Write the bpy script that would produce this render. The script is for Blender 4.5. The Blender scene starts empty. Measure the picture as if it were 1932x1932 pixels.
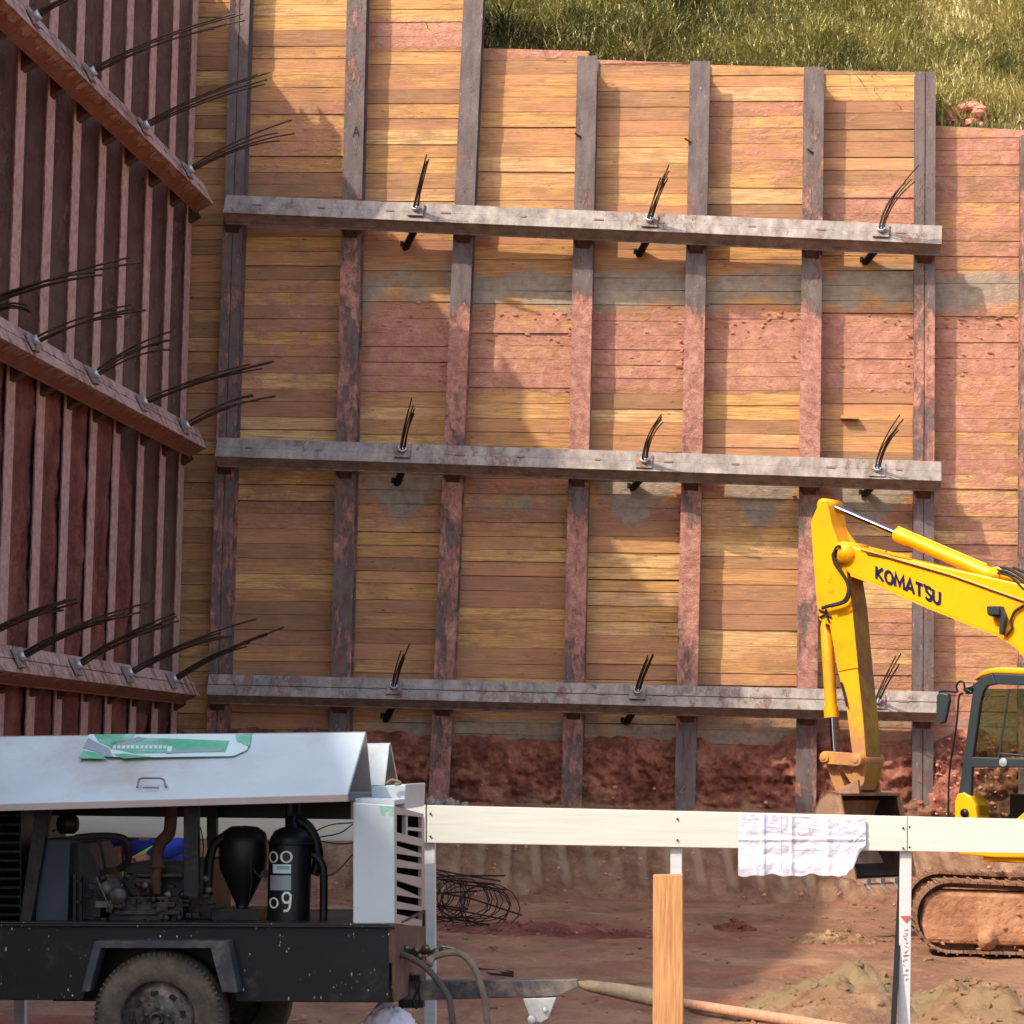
import bpy, bmesh, math, random
from mathutils import Vector, Matrix, noise
random.seed(7)
R = math.radians
V = Vector
col = bpy.context.scene.collection
# ------------------------------------------------------------------ camera model (photo measured at 1932 px)
F = 5200.0; CC = 966.0; EYE = V((0, 0, 2.15))
vY = V((504, -449, -F)).normalized()
vZ = V((.0201, 1, -.0844)); vZ = (vZ - vY * vZ.dot(vY)).normalized()
vX = vY.cross(vZ)
ROT = Matrix((vX, vY, vZ))
def ray(x, y): return ROT @ V((x - CC, CC - y, -F))
def P(x, y, Y):
    d = ray(x, y); return EYE + d * (Y / d.y)
def PX(x, y, X):
    d = ray(x, y); return EYE + d * (X / d.x)
def PZ(x, y, z):
    d = ray(x, y); return EYE + d * ((z - EYE.z) / d.z)
def PP(x, y, p0, n):
    d = ray(x, y); return EYE + d * ((p0 - EYE).dot(n) / d.dot(n))
def toD(w):
    c = ROT.transposed() @ (w - EYE); return (CC - F * c.x / c.z, CC + F * c.y / c.z)
# ------------------------------------------------------------------ mesh builder
class MB:
    def __init__(s): s.v = []; s.f = []; s.sm = []; s.at = {}
    def add(s, vs, fs, smooth=False, **at):
        b = len(s.v); s.v += [V(p) for p in vs]
        s.f += [tuple(b + i for i in f) for f in fs]; s.sm += [smooth] * len(fs)
        for k, val in at.items():
            s.at.setdefault(k, {})
            for i in range(len(vs)): s.at[k][b + i] = val
        return s
    def box(s, c, sz, m=None, **at):
        c = V(c); hx, hy, hz = sz[0] / 2, sz[1] / 2, sz[2] / 2
        vs = [V((x, y, z)) for x in (-hx, hx) for y in (-hy, hy) for z in (-hz, hz)]
        if m is not None: vs = [m @ p for p in vs]
        return s.add([c + p for p in vs], [(0, 1, 3, 2), (4, 6, 7, 5), (0, 4, 5, 1), (2, 3, 7, 6), (0, 2, 6, 4), (1, 5, 7, 3)], **at)
    def bx(s, x0, x1, y0, y1, z0, z1, **at):
        return s.box(((x0 + x1) / 2, (y0 + y1) / 2, (z0 + z1) / 2), (abs(x1 - x0), abs(y1 - y0), abs(z1 - z0)), **at)
    def prism(s, pts, off, smooth=False):
        pts = [V(p) for p in pts]; off = V(off); n = len(pts)
        return s.add(pts + [p + off for p in pts], [tuple(range(n)), tuple(range(2 * n - 1, n - 1, -1))] + [(i, n + i, n + (i + 1) % n, (i + 1) % n) for i in range(n)], smooth)
    def beam(s, p0, p1, w, h, up=(0, 0, 1), cap=True):
        p0 = V(p0); p1 = V(p1); d = (p1 - p0).normalized(); up = V(up); sd = d.cross(up).normalized(); u = sd.cross(d)
        q = [sd * w / 2 + u * h / 2, sd * -w / 2 + u * h / 2, sd * -w / 2 - u * h / 2, sd * w / 2 - u * h / 2]
        return s.prism([p0 + a for a in q], p1 - p0)
    def tube(s, pts, r, n=8, caps=True, smooth=True):
        pts = [V(p) for p in pts]; rr = r if isinstance(r, (list, tuple)) else [r] * len(pts)
        vs = []; ref = None
        for i, p in enumerate(pts):
            d = (pts[min(i + 1, len(pts) - 1)] - pts[max(i - 1, 0)]).normalized()
            if ref is None: ref = d.orthogonal().normalized()
            ref = (ref - d * ref.dot(d)).normalized(); b = d.cross(ref)
            for k in range(n):
                a = 2 * math.pi * k / n; vs.append(p + (ref * math.cos(a) + b * math.sin(a)) * rr[i])
        fs = [(i * n + k, i * n + (k + 1) % n, (i + 1) * n + (k + 1) % n, (i + 1) * n + k) for i in range(len(pts) - 1) for k in range(n)]
        s.add(vs, fs, smooth)
        if caps:
            L = len(pts) - 1
            s.add(vs[:n], [tuple(range(n - 1, -1, -1))]); s.add(vs[L * n:], [tuple(range(n))])
        return s
    def lathe(s, o, ax, prof, n=24, smooth=True):
        o = V(o); ax = V(ax).normalized(); u = ax.orthogonal().normalized(); w = ax.cross(u)
        vs = [o + ax * h + (u * math.cos(2 * math.pi * k / n) + w * math.sin(2 * math.pi * k / n)) * r for r, h in prof for k in range(n)]
        return s.add(vs, [(i * n + k, i * n + (k + 1) % n, (i + 1) * n + (k + 1) % n, (i + 1) * n + k) for i in range(len(prof) - 1) for k in range(n)], smooth)
    def ico(s, c, r, sub=1, sc=(1, 1, 1), jit=.25, rz=None):
        bm = bmesh.new(); bmesh.ops.create_icosphere(bm, subdivisions=sub, radius=1)
        q = Matrix.Rotation(random.uniform(0, 6.3) if rz is None else rz, 3, 'Z') @ Matrix.Rotation(random.uniform(0, .6), 3, 'X')
        vs = []
        for v in bm.verts:
            k = r * (1 + random.uniform(-jit, jit)); p = q @ V((v.co.x * sc[0] * k, v.co.y * sc[1] * k, v.co.z * sc[2] * k)); vs.append(V(c) + p)
        s.add(vs, [tuple(x.index for x in f.verts) for f in bm.faces], jit < .2); bm.free(); return s
    def grid(s, fn, nu, nv, smooth=True, att=None):
        vs = [fn(i / nu, j / nv) for j in range(nv + 1) for i in range(nu + 1)]; b = len(s.v)
        s.add(vs, [(j * (nu + 1) + i, j * (nu + 1) + i + 1, (j + 1) * (nu + 1) + i + 1, (j + 1) * (nu + 1) + i) for j in range(nv) for i in range(nu)], smooth)
        if att:
            for k, g in att.items():
                s.at.setdefault(k, {})
                for i, p in enumerate(vs): s.at[k][b + i] = g(V(p))
        return s
    def build(s, name, m, parent=None, bevel=0, attf=None, fix=True):
        me = bpy.data.meshes.new(name)
        o0 = V((0, 0, 0)) if parent is None else root_loc(parent)
        me.from_pydata([tuple(p - o0) for p in s.v], [], s.f)
        me.polygons.foreach_set('use_smooth', s.sm)
        for k, dct in s.at.items():
            a = me.attributes.new(k, 'FLOAT', 'POINT')
            a.data.foreach_set('value', [dct.get(i, 0.0) for i in range(len(s.v))])
        if attf:
            for k, g in attf.items():
                a = me.attributes.new(k, 'FLOAT', 'POINT'); a.data.foreach_set('value', [g(p) for p in s.v])
        if fix:
            bm = bmesh.new(); bm.from_mesh(me); bmesh.ops.recalc_face_normals(bm, faces=bm.faces); bm.to_mesh(me); bm.free()
        me.materials.append(m)
        o = bpy.data.objects.new(name, me); col.objects.link(o)
        if parent: o.parent = parent
        if bevel:
            b = o.modifiers.new('bevel', 'BEVEL'); b.width = bevel; b.segments = 2; b.limit_method = 'ANGLE'; b.angle_limit = R(40)
        return o
def root_loc(o):
    while o.parent: o = o.parent
    return o.location.copy()
def tag(o, label=None, cat=None, group=None, kind=None):
    if label: o['label'] = label
    if cat: o['category'] = cat
    if group: o['group'] = group
    if kind: o['kind'] = kind
    return o
def thing(name, label, cat, loc=(0, 0, 0), group=None):
    o = bpy.data.objects.new(name, None); o.empty_display_size = .1; col.objects.link(o); o.location = loc
    return tag(o, label, cat, group)
def struct(o): return tag(o, kind='structure')
def bez(p0, p1, p2, n=10):
    p0, p1, p2 = V(p0), V(p1), V(p2)
    return [p0 * (1 - t) ** 2 + p1 * 2 * t * (1 - t) + p2 * t * t for t in [i / n for i in range(n + 1)]]
def spline(pts, n=6):
    pts = [V(p) for p in pts]; q = [pts[0] * 2 - pts[1]] + pts + [pts[-1] * 2 - pts[-2]]; out = []
    for i in range(1, len(q) - 2):
        a, b, c, d = q[i - 1:i + 3]
        for k in range(n):
            t = k / n; out.append(.5 * (2 * b + (c - a) * t + (2 * a - 5 * b + 4 * c - d) * t * t + (3 * b - a - 3 * c + d) * t ** 3))
    return out + [pts[-1]]
def fn(x, y, z, sc=1, oct=4): return noise.fractal(V((x, y, z)) * sc, 1.0, 2.0, oct)
def sstep(a, b, x):
    t = min(1, max(0, (x - a) / (b - a))); return t * t * (3 - 2 * t)
# ------------------------------------------------------------------ materials
def lin(c):
    return tuple(((x / 255) / 12.92 if x / 255 <= .04045 else ((x / 255 + .055) / 1.055) ** 2.4) for x in c) + (1,)
class NT:
    def __init__(s, name):
        s.m = bpy.data.materials.new(name); s.m.use_nodes = True; s.t = s.m.node_tree; s.n = s.t.nodes; s.b = s.n['Principled BSDF']
        s.b.inputs['Specular IOR Level'].default_value = .3
        s.pos = s.n.new('ShaderNodeNewGeometry').outputs['Position']
    def L(s, a, b): s.t.links.new(a, b)
    def put(s, sock, v):
        if hasattr(v, 'links') or hasattr(v, 'is_linked'): s.L(v, sock)
        else: sock.default_value = v
    def mapv(s, sc=(1, 1, 1), rot=(0, 0, 0), src=None):
        m = s.n.new('ShaderNodeMapping'); s.L(src or s.pos, m.inputs[0]); m.inputs['Scale'].default_value = sc; m.inputs['Rotation'].default_value = rot; return m.outputs[0]
    def noise(s, scale, sc=(1, 1, 1), det=6, rough=.6, dist=0, src=None, rot=(0, 0, 0)):
        x = s.n.new('ShaderNodeTexNoise'); s.L(s.mapv(sc, rot, src), x.inputs['Vector']); x.inputs['Scale'].default_value = scale
        x.inputs['Detail'].default_value = det; x.inputs['Roughness'].default_value = rough; x.inputs['Distortion'].default_value = dist; return x.outputs['Fac']
    def voro(s, scale, sc=(1, 1, 1), feat='F1'):
        x = s.n.new('ShaderNodeTexVoronoi'); x.feature = feat; s.L(s.mapv(sc), x.inputs['Vector']); x.inputs['Scale'].default_value = scale; return x.outputs['Distance']
    def rng(s, v, a, b, c=0, d=1):
        x = s.n.new('ShaderNodeMapRange'); x.interpolation_type = 'SMOOTHSTEP'
        for i, q in enumerate((v, a, b, c, d)): s.put(x.inputs[i], q)
        return x.outputs[0]
    def math(s, op, a, b=0.0):
        x = s.n.new('ShaderNodeMath'); x.operation = op; s.put(x.inputs[0], a); s.put(x.inputs[1], b); return x.outputs[0]
    def mix(s, f, a, b, mode='MIX'):
        x = s.n.new('ShaderNodeMix'); x.data_type = 'RGBA'; x.blend_type = mode; s.put(x.inputs[0], f); s.put(x.inputs[6], a); s.put(x.inputs[7], b); return x.outputs[2]
    def ramp(s, f, stops):
        x = s.n.new('ShaderNodeValToRGB'); s.put(x.inputs[0], f); e = x.color_ramp.elements
        while len(e) < len(stops): e.new(.5)
        for i, (p, c) in enumerate(stops): e[i].position = p; e[i].color = c if len(c) == 4 else tuple(c) + (1,)
        return x.outputs[0]
    def attr(s, name):
        x = s.n.new('ShaderNodeAttribute'); x.attribute_name = name; return x.outputs['Fac']
    def bump(s, h, st=.3, dist=.02):
        x = s.n.new('ShaderNodeBump'); s.put(x.inputs['Strength'], st); x.inputs['Distance'].default_value = dist; s.L(h, x.inputs['Height']); s.L(x.outputs[0], s.b.inputs['Normal'])
    def out(s, c, rough=.7, metal=0):
        s.put(s.b.inputs['Base Color'], c); s.put(s.b.inputs['Roughness'], rough); s.put(s.b.inputs['Metallic'], metal); return s.m
def simple(name, c, rough=.6, metal=0, var=.25, scale=6, bump=.15, dirt=None, dirtamt=.5, bs=40, spec=None):
    t = NT(name); n = t.noise(scale); c = lin(c); dk = tuple(x * (1 - var) for x in c[:3]) + (1,); lt = tuple(min(1, x * (1 + var * .6)) for x in c[:3]) + (1,)
    k = t.ramp(n, [(.3, dk), (.7, lt)])
    if dirt:
        d = t.rng(t.noise(scale * .6, det=9, rough=.75), 1 - dirtamt - .08 - .1, 1 - dirtamt + .12); k = t.mix(d, k, lin(dirt))
    t.bump(t.noise(bs), bump, .01)
    if spec is not None: t.b.inputs['Specular IOR Level'].default_value = spec
    return t.out(k, rough, metal)
MUD_L = (196, 122, 104); MUD_D = (140, 72, 60); GROUT = (140, 128, 112)
def wood_mat():
    t = NT('board_wood'); tint = t.attr('tint'); t2 = t.attr('tint2'); mud = t.attr('mud'); gr = t.attr('grout')
    off = t.n.new('ShaderNodeCombineXYZ'); t.L(t.math('MULTIPLY', tint, 37.0), off.inputs[0]); t.L(t.math('MULTIPLY', t2, 19.0), off.inputs[1])
    add = t.n.new('ShaderNodeVectorMath'); add.operation = 'ADD'; t.L(t.pos, add.inputs[0]); t.L(off.outputs[0], add.inputs[1]); src = add.outputs[0]
    g = t.noise(2.2, (1, 1, 22), 8, .62, .4, src); g2 = t.noise(1.3, (1.2, 1, 4), 5, .6, .6, src)
    base = t.ramp(t.math('ADD', t.math('MULTIPLY', tint, .75), t.math('MULTIPLY', g2, .25)), [(.05, lin((136, 104, 78))), (.28, lin((172, 130, 92))), (.5, lin((198, 148, 92))), (.72, lin((212, 166, 98))), (.86, lin((220, 180, 122))), (.97, lin((188, 138, 108)))])
    base = t.mix(t.rng(g, .36, .62, .6, 0), base, lin((132, 84, 52))); base = t.mix(t.rng(t.noise(9, (1, 1, 9), 6, .7, .2, src), .56, .7, 0, .4), base, lin((120, 84, 60)))
    kn = t.n.new('ShaderNodeTexVoronoi'); t.L(t.mapv((1.7, 1, 4.5), src=src), kn.inputs['Vector']); kn.inputs['Scale'].default_value = 1.5
    base = t.mix(t.rng(kn.outputs['Distance'], .03, .12, .75, 0), base, lin((92, 52, 28)))
    st = t.rng(t.noise(1.1, (1, 1, 2.0), 9, .75), .47, .64, 0, .62); base = t.mix(st, base, lin((128, 98, 72))); base = t.mix(t.rng(t.noise(1.7, (3, 1, .7), 9, .72), .56, .68, 0, .5), base, lin((176, 122, 100)))
    mt = t.math('MULTIPLY', t.rng(t2, .25, 1.0, .05, .75), t.rng(t.noise(1.4, (.8, 1, 2.5), 9, .72), .38, .62, .15, 1)); base = t.mix(mt, base, lin((180, 122, 94)))
    mn = t.noise(2.6, (1, 1, 1.6), 9, .7); mm = t.rng(t.math('ADD', mud, t.math('MULTIPLY', t.math('SUBTRACT', mn, .5), 2.6)), .22, .95, 0, .88)
    mc = t.ramp(t.noise(5, det=8, rough=.7), [(.3, lin((148, 100, 86))), (.5, lin((180, 124, 106))), (.7, lin((206, 152, 132)))])
    base = t.mix(mm, base, mc)
    gm = t.rng(t.math('ADD', gr, t.math('MULTIPLY', t.math('SUBTRACT', t.noise(2.4, det=9, rough=.7), .5), 1.8)), .3, .8, 0, .8)
    base = t.mix(gm, base, t.ramp(t.noise(7), [(.3, lin((122, 114, 102))), (.7, lin((166, 156, 138)))]))
    h = t.math('ADD', t.math('MULTIPLY', g, .5), t.math('MULTIPLY', t.math('MULTIPLY', t.noise(14, det=8, rough=.75), mm), 2.2))
    t.bump(h, .55, .03); return t.out(base, .85)
def steel_mat(name='rusty_steel', a=(68, 60, 59), b=(108, 98, 94), rust=(126, 84, 68), amt=.25, mc3=((136, 90, 78), (182, 126, 108), (216, 164, 144))):
    t = NT(name); mud = t.attr('mud'); n = t.noise(3, (2, 2, .6), 8, .65)
    c = t.ramp(n, [(.3, lin(a)), (.68, lin(b))])
    c = t.mix(t.rng(t.noise(2.2, det=9, rough=.7), .62 - amt * .3, .74 - amt * .2, 0, .85), c, lin(rust))
    c = t.mix(t.rng(t.noise(26, (1, 1, .3), 5), .62, .72, 0, .5), c, lin((176, 168, 158)))
    mn = t.noise(5.0, (1, 1, .4), 11, .76); mm = t.rng(t.math('ADD', mud, t.math('MULTIPLY', t.math('SUBTRACT', mn, .5), 2.4)), .34, .68, .05, .9)
    mc = t.ramp(t.noise(8, det=9, rough=.75), [(.3, lin(mc3[0])), (.5, lin(mc3[1])), (.72, lin(mc3[2]))])
    c = t.mix(mm, c, mc)
    t.bump(t.math('ADD', t.math('MULTIPLY', t.math('MULTIPLY', t.noise(16, det=9, rough=.75), mm), 2.5), t.math('MULTIPLY', t.noise(30), .3)), .7, .03)
    return t.out(c, t.rng(mm, 0, 1, .55, .9), 0)
def soil_mat(name, dk, md, lt, s1=1.3, bumpd=.08, grey=None, str_=.8, clod=9):
    t = NT(name); n = t.noise(s1, det=12, rough=.68); c = t.ramp(n, [(.3, lin(dk)), (.5, lin(md)), (.7, lin(lt))])
    c = t.mix(t.rng(t.noise(clod, det=8, rough=.75), .5, .68, 0, .45), c, lin(lt))
    if grey: c = t.mix(t.rng(t.noise(.55, (1, 1.6, 1), 7, .6), .47, .6, 0, .85), c, lin(grey))
    h = t.math('ADD', t.noise(clod, det=10, rough=.72), t.math('MULTIPLY', t.voro(clod * 1.3), -.35)); t.bump(h, str_, bumpd); return t.out(c, .95)
M = {}
M['wood'] = wood_mat()
M['steel'] = steel_mat()
M['waler'] = steel_mat('waler_steel', (96, 88, 84), (158, 148, 138), (126, 96, 78), .2)
M['waler_left'] = steel_mat('rusty_waler_steel', (112, 70, 50), (146, 96, 70), (132, 66, 34), .55, ((160, 124, 110), (196, 160, 146), (222, 190, 176)))
M['pile_left'] = steel_mat('brown_pile_steel', (108, 80, 68), (148, 114, 98), (118, 82, 70), .3, ((160, 120, 106), (202, 158, 142), (224, 188, 172)))
M['soil_red'] = soil_mat('red_soil', (80, 42, 36), (118, 66, 54), (152, 98, 80), 1.6, .10)
M['soil_bank'] = soil_mat('bank_soil', (108, 66, 48), (146, 98, 72), (184, 138, 104), 1.5, .06, (156, 122, 92))
M['hill_soil'] = soil_mat('hill_soil', (62, 60, 30), (88, 84, 44), (120, 104, 60), 2, .05)
M['mound'] = soil_mat('mound_soil', (100, 70, 50), (140, 104, 74), (172, 138, 106), 2.4, .06, (132, 112, 80))
M['clod_red'] = soil_mat('red_clods', (168, 104, 86), (204, 136, 114), (228, 168, 146), 3, .05)
def ground_mat():
    t = NT('pit_ground'); a = t.noise(1.0, (1, .55, 1), 12, .7); c = t.ramp(a, [(.3, lin((106, 76, 58))), (.5, lin((140, 102, 76))), (.72, lin((170, 130, 98)))])
    red = t.rng(t.noise(.33, (.5, 1.2, 1), 6), .48, .62, 0, .6); c = t.mix(red, c, lin((146, 84, 64)))
    c = t.mix(t.rng(t.noise(3, (1, .4, 1), 9, .7), .54, .68, 0, .55), c, lin((92, 56, 40)))
    c = t.mix(t.rng(t.noise(9, (1, .5, 1), 8, .75), .56, .7, 0, .6), c, lin((196, 150, 108)))
    t.bump(t.math('ADD', t.noise(5, (1, .6, 1), 12, .72), t.math('MULTIPLY', t.voro(7), -.3)), .9, .08); return t.out(c, .95)
M['ground'] = ground_mat()
def grass_mat():
    t = NT('grass_blades'); a = t.attr('tint'); c = t.ramp(a, [(0, lin((64, 68, 42))), (.3, lin((108, 110, 66))), (.6, lin((152, 146, 88))), (.85, lin((186, 174, 116))), (1, lin((204, 190, 148)))])
    t.b.inputs['Subsurface Weight'].default_value = 0
    t.b.inputs['Specular IOR Level'].default_value = .05; m = t.out(c, .9); return m
M['grass'] = grass_mat()
def white_paint(name, c=(214, 216, 214), grain=True, dirt=(170, 150, 120)):
    t = NT(name); n = t.noise(2, (1, 1, 16) if grain else (1, 1, 1), 8, .6); k = t.ramp(n, [(.3, tuple(x * .88 for x in lin(c)[:3])), (.65, lin(c))])
    k = t.mix(t.rng(t.noise(3, det=9, rough=.7), .58, .76, 0, .45), k, lin(dirt)); t.bump(n, .15, .01); return t.out(k, .6)
M['rail'] = white_paint('limewashed_board', (200, 198, 186), dirt=(178, 172, 152))
M['post_white'] = white_paint('white_post', (196, 194, 192), dirt=(170, 150, 130))
def raw_wood(name, a, b):
    t = NT(name); n = t.noise(5, (14, 14, .8), 8, .65, .5); k = t.ramp(n, [(.32, lin(b)), (.62, lin(a))]); k = t.mix(t.rng(t.voro(2.5, (4, 4, .8)), .04, .12, .6, 0), k, lin((140, 84, 40)))
    t.bump(n, .4, .01); return t.out(k, .75)
M['stake'] = raw_wood('raw_timber', (196, 146, 96), (164, 108, 62)); M['pole'] = raw_wood('peeled_pole', (198, 152, 122), (160, 112, 88))
M['hood'] = simple('canopy_white', (168, 178, 182), .42, 0, .14, 1.6, .08, (150, 142, 134), .36)
M['hood_pink'] = simple('canopy_end', (158, 148, 142), .5, 0, .15, 3, .08, (160, 124, 104), .36)
M['black'] = simple('black_paint', (16, 17, 20), .45, 0, .3, 5, .15)
def chassis_mat():
    t = NT('speckled_black_paint'); c = t.ramp(t.noise(3), [(.3, lin((5, 6, 9))), (.7, lin((15, 17, 22)))])
    c = t.mix(t.rng(t.noise(5, det=8, rough=.7), .56, .72, 0, .35), c, lin((86, 76, 68)))
    sp = t.voro(30, (1.2, 1, .7)); on = t.rng(t.noise(3.1), .47, .60); c = t.mix(t.math('MULTIPLY', t.rng(sp, .08, .17, 1, 0), on), c, lin((196, 196, 190)))
    sp2 = t.voro(11, (1.3, 1, .5)); c = t.mix(t.rng(sp2, .04, .08, .7, 0), c, lin((180, 172, 160))); t.bump(t.noise(20), .12, .01); return t.out(c, .5)
M['chassis'] = chassis_mat()
M['dark_metal'] = simple('oily_dark_metal', (30, 28, 29), .5, .2, .4, 9, .3, (66, 54, 46), .34)
M['grey_metal'] = simple('grey_cast_metal', (92, 90, 86), .5, .4, .4, 14, .3, (60, 50, 44), .4)
M['radiator'] = simple('blue_grey_panel', (38, 44, 54), .5, 0, .2, 4, .1, (66, 60, 56), .3)
M['rust'] = simple('rusted_exhaust', (84, 58, 46), .85, 0, .4, 14, .4)
M['weld'] = simple('weld_brown', (124, 100, 88), .8)
M['rubber'] = simple('dark_rubber', (36, 34, 34), .7, 0, .3, 20, .2)
M['tyre'] = simple('dusty_tyre', (70, 64, 58), .9, 0, .3, 8, .3, (104, 94, 78), .42)
M['rim'] = simple('dirty_black_rim', (44, 42, 42), .5, .2, .5, 8, .3, (128, 118, 104), .38)
M['hose'] = simple('dusty_hose', (112, 98, 84), .8, 0, .3, 18, .2)
M['brass'] = simple('worn_fittings', (120, 110, 84), .4, .6, .5, 30, .2)
M['galv'] = simple('galvanised', (188, 190, 188), .35, .5, .2, 20, .1)
M['strand'] = simple('steel_strand', (72, 58, 50), .5, .4, .4, 30, .2, (120, 96, 76), .35)
M['rebar'] = simple('rusty_rebar', (58, 40, 34), .8, .2, .4, 30, .2)
M['yellow'] = simple('yellow_paint', (232, 158, 0), .4, 0, .08, 1.5, .04, (158, 108, 40), .36, spec=.4)
def ymud():
    t = NT('muddy_yellow_paint'); m = t.rng(t.math('ADD', t.noise(4, det=9, rough=.7), t.math('MULTIPLY', t.rng(t.sep(t.pos, 2), 3.6, .9), .62)), .56, .92, .02, .92)
    c = t.mix(m, lin((230, 156, 2)), lin((158, 114, 80))); t.bump(t.noise(20), .2, .01); return t.out(c, .55)
def _sep(s, src, i):
    x = s.n.new('ShaderNodeSeparateXYZ'); s.L(src, x.inputs[0]); return x.outputs[i]
NT.sep = _sep
M['yellow_mud'] = ymud()
M['navy'] = simple('navy_lettering', (22, 30, 62), .4, 0, .1, 4, 0)
M['cab_grey'] = simple('charcoal_cab_frame', (42, 49, 52), .45, 0, .15, 3, .05)
M['chrome'] = simple('chromed_rod', (150, 150, 160), .15, 1, .05, 3, 0)
M['bucket'] = simple('earthy_bucket_steel', (138, 106, 84), .7, .1, .3, 5, .4, (176, 136, 106), .4)
M['bucket_in'] = simple('shaded_bucket_steel', (46, 32, 27), .8, .1, .3, 5, .4, (74, 50, 40), .35)
M['teeth'] = simple('worn_bright_teeth', (176, 170, 156), .4, .6, .3, 12, .2)
M['track'] = simple('muddy_track', (96, 64, 48), .9, 0, .4, 5, .8, (150, 100, 72), .45, bs=14)
M['track_dark'] = simple('dark_track_shoes', (84, 62, 50), .9, .0, .4, 5, .7, (142, 102, 76), .5)
M['mudpack'] = soil_mat('packed_mud', (124, 80, 56), (162, 112, 80), (194, 142, 106), 2.5, .05)
M['red_light'] = simple('red_reflector', (170, 40, 26), .4)
M['paper'] = None
def paper_mat():
    t = NT('drawing_paper'); c = t.ramp(t.noise(5, det=7), [(.3, lin((190, 188, 196))), (.7, lin((212, 210, 218)))]); t.bump(t.noise(9, det=7, rough=.65, dist=.6), .7, .03); return t.out(c, .8)
M['paper'] = paper_mat()
M['ink'] = simple('faded_ink', (150, 140, 152), .8, bump=0); M['ink_red'] = simple('red_mark', (190, 84, 74), .8, bump=0); M['pencil'] = simple('pencil_writing', (168, 160, 150), .8, bump=0)
M['green'] = simple('green_sticker', (66, 150, 112), .5, 0, .3, 3, .02, (150, 176, 168), .46); M['st_grey'] = simple('grey_sticker', (128, 136, 140), .4, 0, .2, 3, .02); M['st_white'] = simple('white_sticker', (178, 194, 194), .4, 0, .05, 3, .02)
M['chalk'] = simple('white_marker', (196, 198, 190), .8, 0, .2, 20, .1); M['dk_mark'] = simple('dark_marker', (44, 42, 46), .8, bump=0)
M['sack'] = simple('white_sack_plastic', (206, 198, 204), .55, 0, .12, 4, .5, bs=16)
M['cloth_blue'] = simple('blue_workwear', (24, 46, 128), .8, 0, .3, 8, .4, bs=18); M['hivis'] = simple('reflective_stripe', (196, 226, 96), .5, 0, .1, 8, 0)
M['skin'] = simple('skin', (132, 84, 62), .6, 0, .1, 8, .1); M['hair'] = simple('hair', (24, 18, 16), .8); M['helmet'] = simple('helmet_plastic', (226, 222, 214), .4)
M['seat'] = simple('seat_cloth', (44, 52, 52), .8)
def glass_mat():
    t = NT('tinted_cab_glass'); n = t.n; tr = n.new('ShaderNodeBsdfTransparent'); tr.inputs[0].default_value = (.74, .82, .72, 1); gl = n.new('ShaderNodeBsdfGlossy'); gl.inputs['Roughness'].default_value = .03
    mx = n.new('ShaderNodeMixShader'); mx.inputs[0].default_value = .10; t.L(tr.outputs[0], mx.inputs[1]); t.L(gl.outputs[0], mx.inputs[2]); t.L(mx.outputs[0], n['Material Output'].inputs[0]); return t.m
M['glass'] = glass_mat()
def text_bm(txt, bold=.0):
    cu = bpy.data.curves.new('t', 'FONT'); cu.body = txt; cu.size = 1; cu.offset = bold; cu.resolution_u = 3
    o = bpy.data.objects.new('t', cu); col.objects.link(o); dg = bpy.context.evaluated_depsgraph_get(); me = o.evaluated_get(dg).to_mesh()
    vs = [v.co.copy() for v in me.vertices]; fs = [tuple(p.vertices) for p in me.polygons]; o.evaluated_get(dg).to_mesh_clear()
    bpy.data.objects.remove(o); bpy.data.curves.remove(cu)
    x0 = min(v.x for v in vs); x1 = max(v.x for v in vs); y1 = max(v.y for v in vs)
    return [((v.x - x0) / (x1 - x0), v.y / y1) for v in vs], fs
STR = {'K': [[(0, 0), (0, 1)], [(.62, 1), (.08, .5), (.66, 0)]], 'O': [[(.40 + .36 * math.cos(q * .3927), .5 + .46 * math.sin(q * .3927)) for q in range(17)]], 'M': [[(0, 0), (.06, 1), (.42, .25), (.78, 1), (.84, 0)]], 'A': [[(0, 0), (.38, 1), (.76, 0)], [(.16, .32), (.6, .32)]], 'T': [[(0, .97), (.68, .97)], [(.34, .97), (.34, 0)]],
 'S': [[(.56, .86), (.42, .98), (.2, .98), (.06, .82), (.1, .62), (.3, .5), (.5, .4), (.56, .2), (.42, .03), (.18, .03), (.03, .17)]], 'U': [[(0, 1), (0, .3), (.1, .08), (.3, .0), (.5, .08), (.6, .3), (.6, 1)]], "'": [[(0, 1.12), (.08, .92)]],
 '1': [[(.1, .95), (.1, 0)]], '0': [[(.30 + .28 * math.cos(q * .3927), .5 + .46 * math.sin(q * .3927)) for q in range(17)]], '9': [[(.52, .62), (.40, .46), (.18, .46), (.05, .62), (.05, .82), (.18, .98), (.4, .98), (.53, .84), (.50, .5), (.46, .2), (.34, .02), (.1, .0)]]}
ADV = {'K': .80, 'O': .96, 'M': 1.02, 'A': .90, 'T': .82, 'S': .74, 'U': .8, "'": .10, '1': .3, '0': .72, '9': .7}
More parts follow.
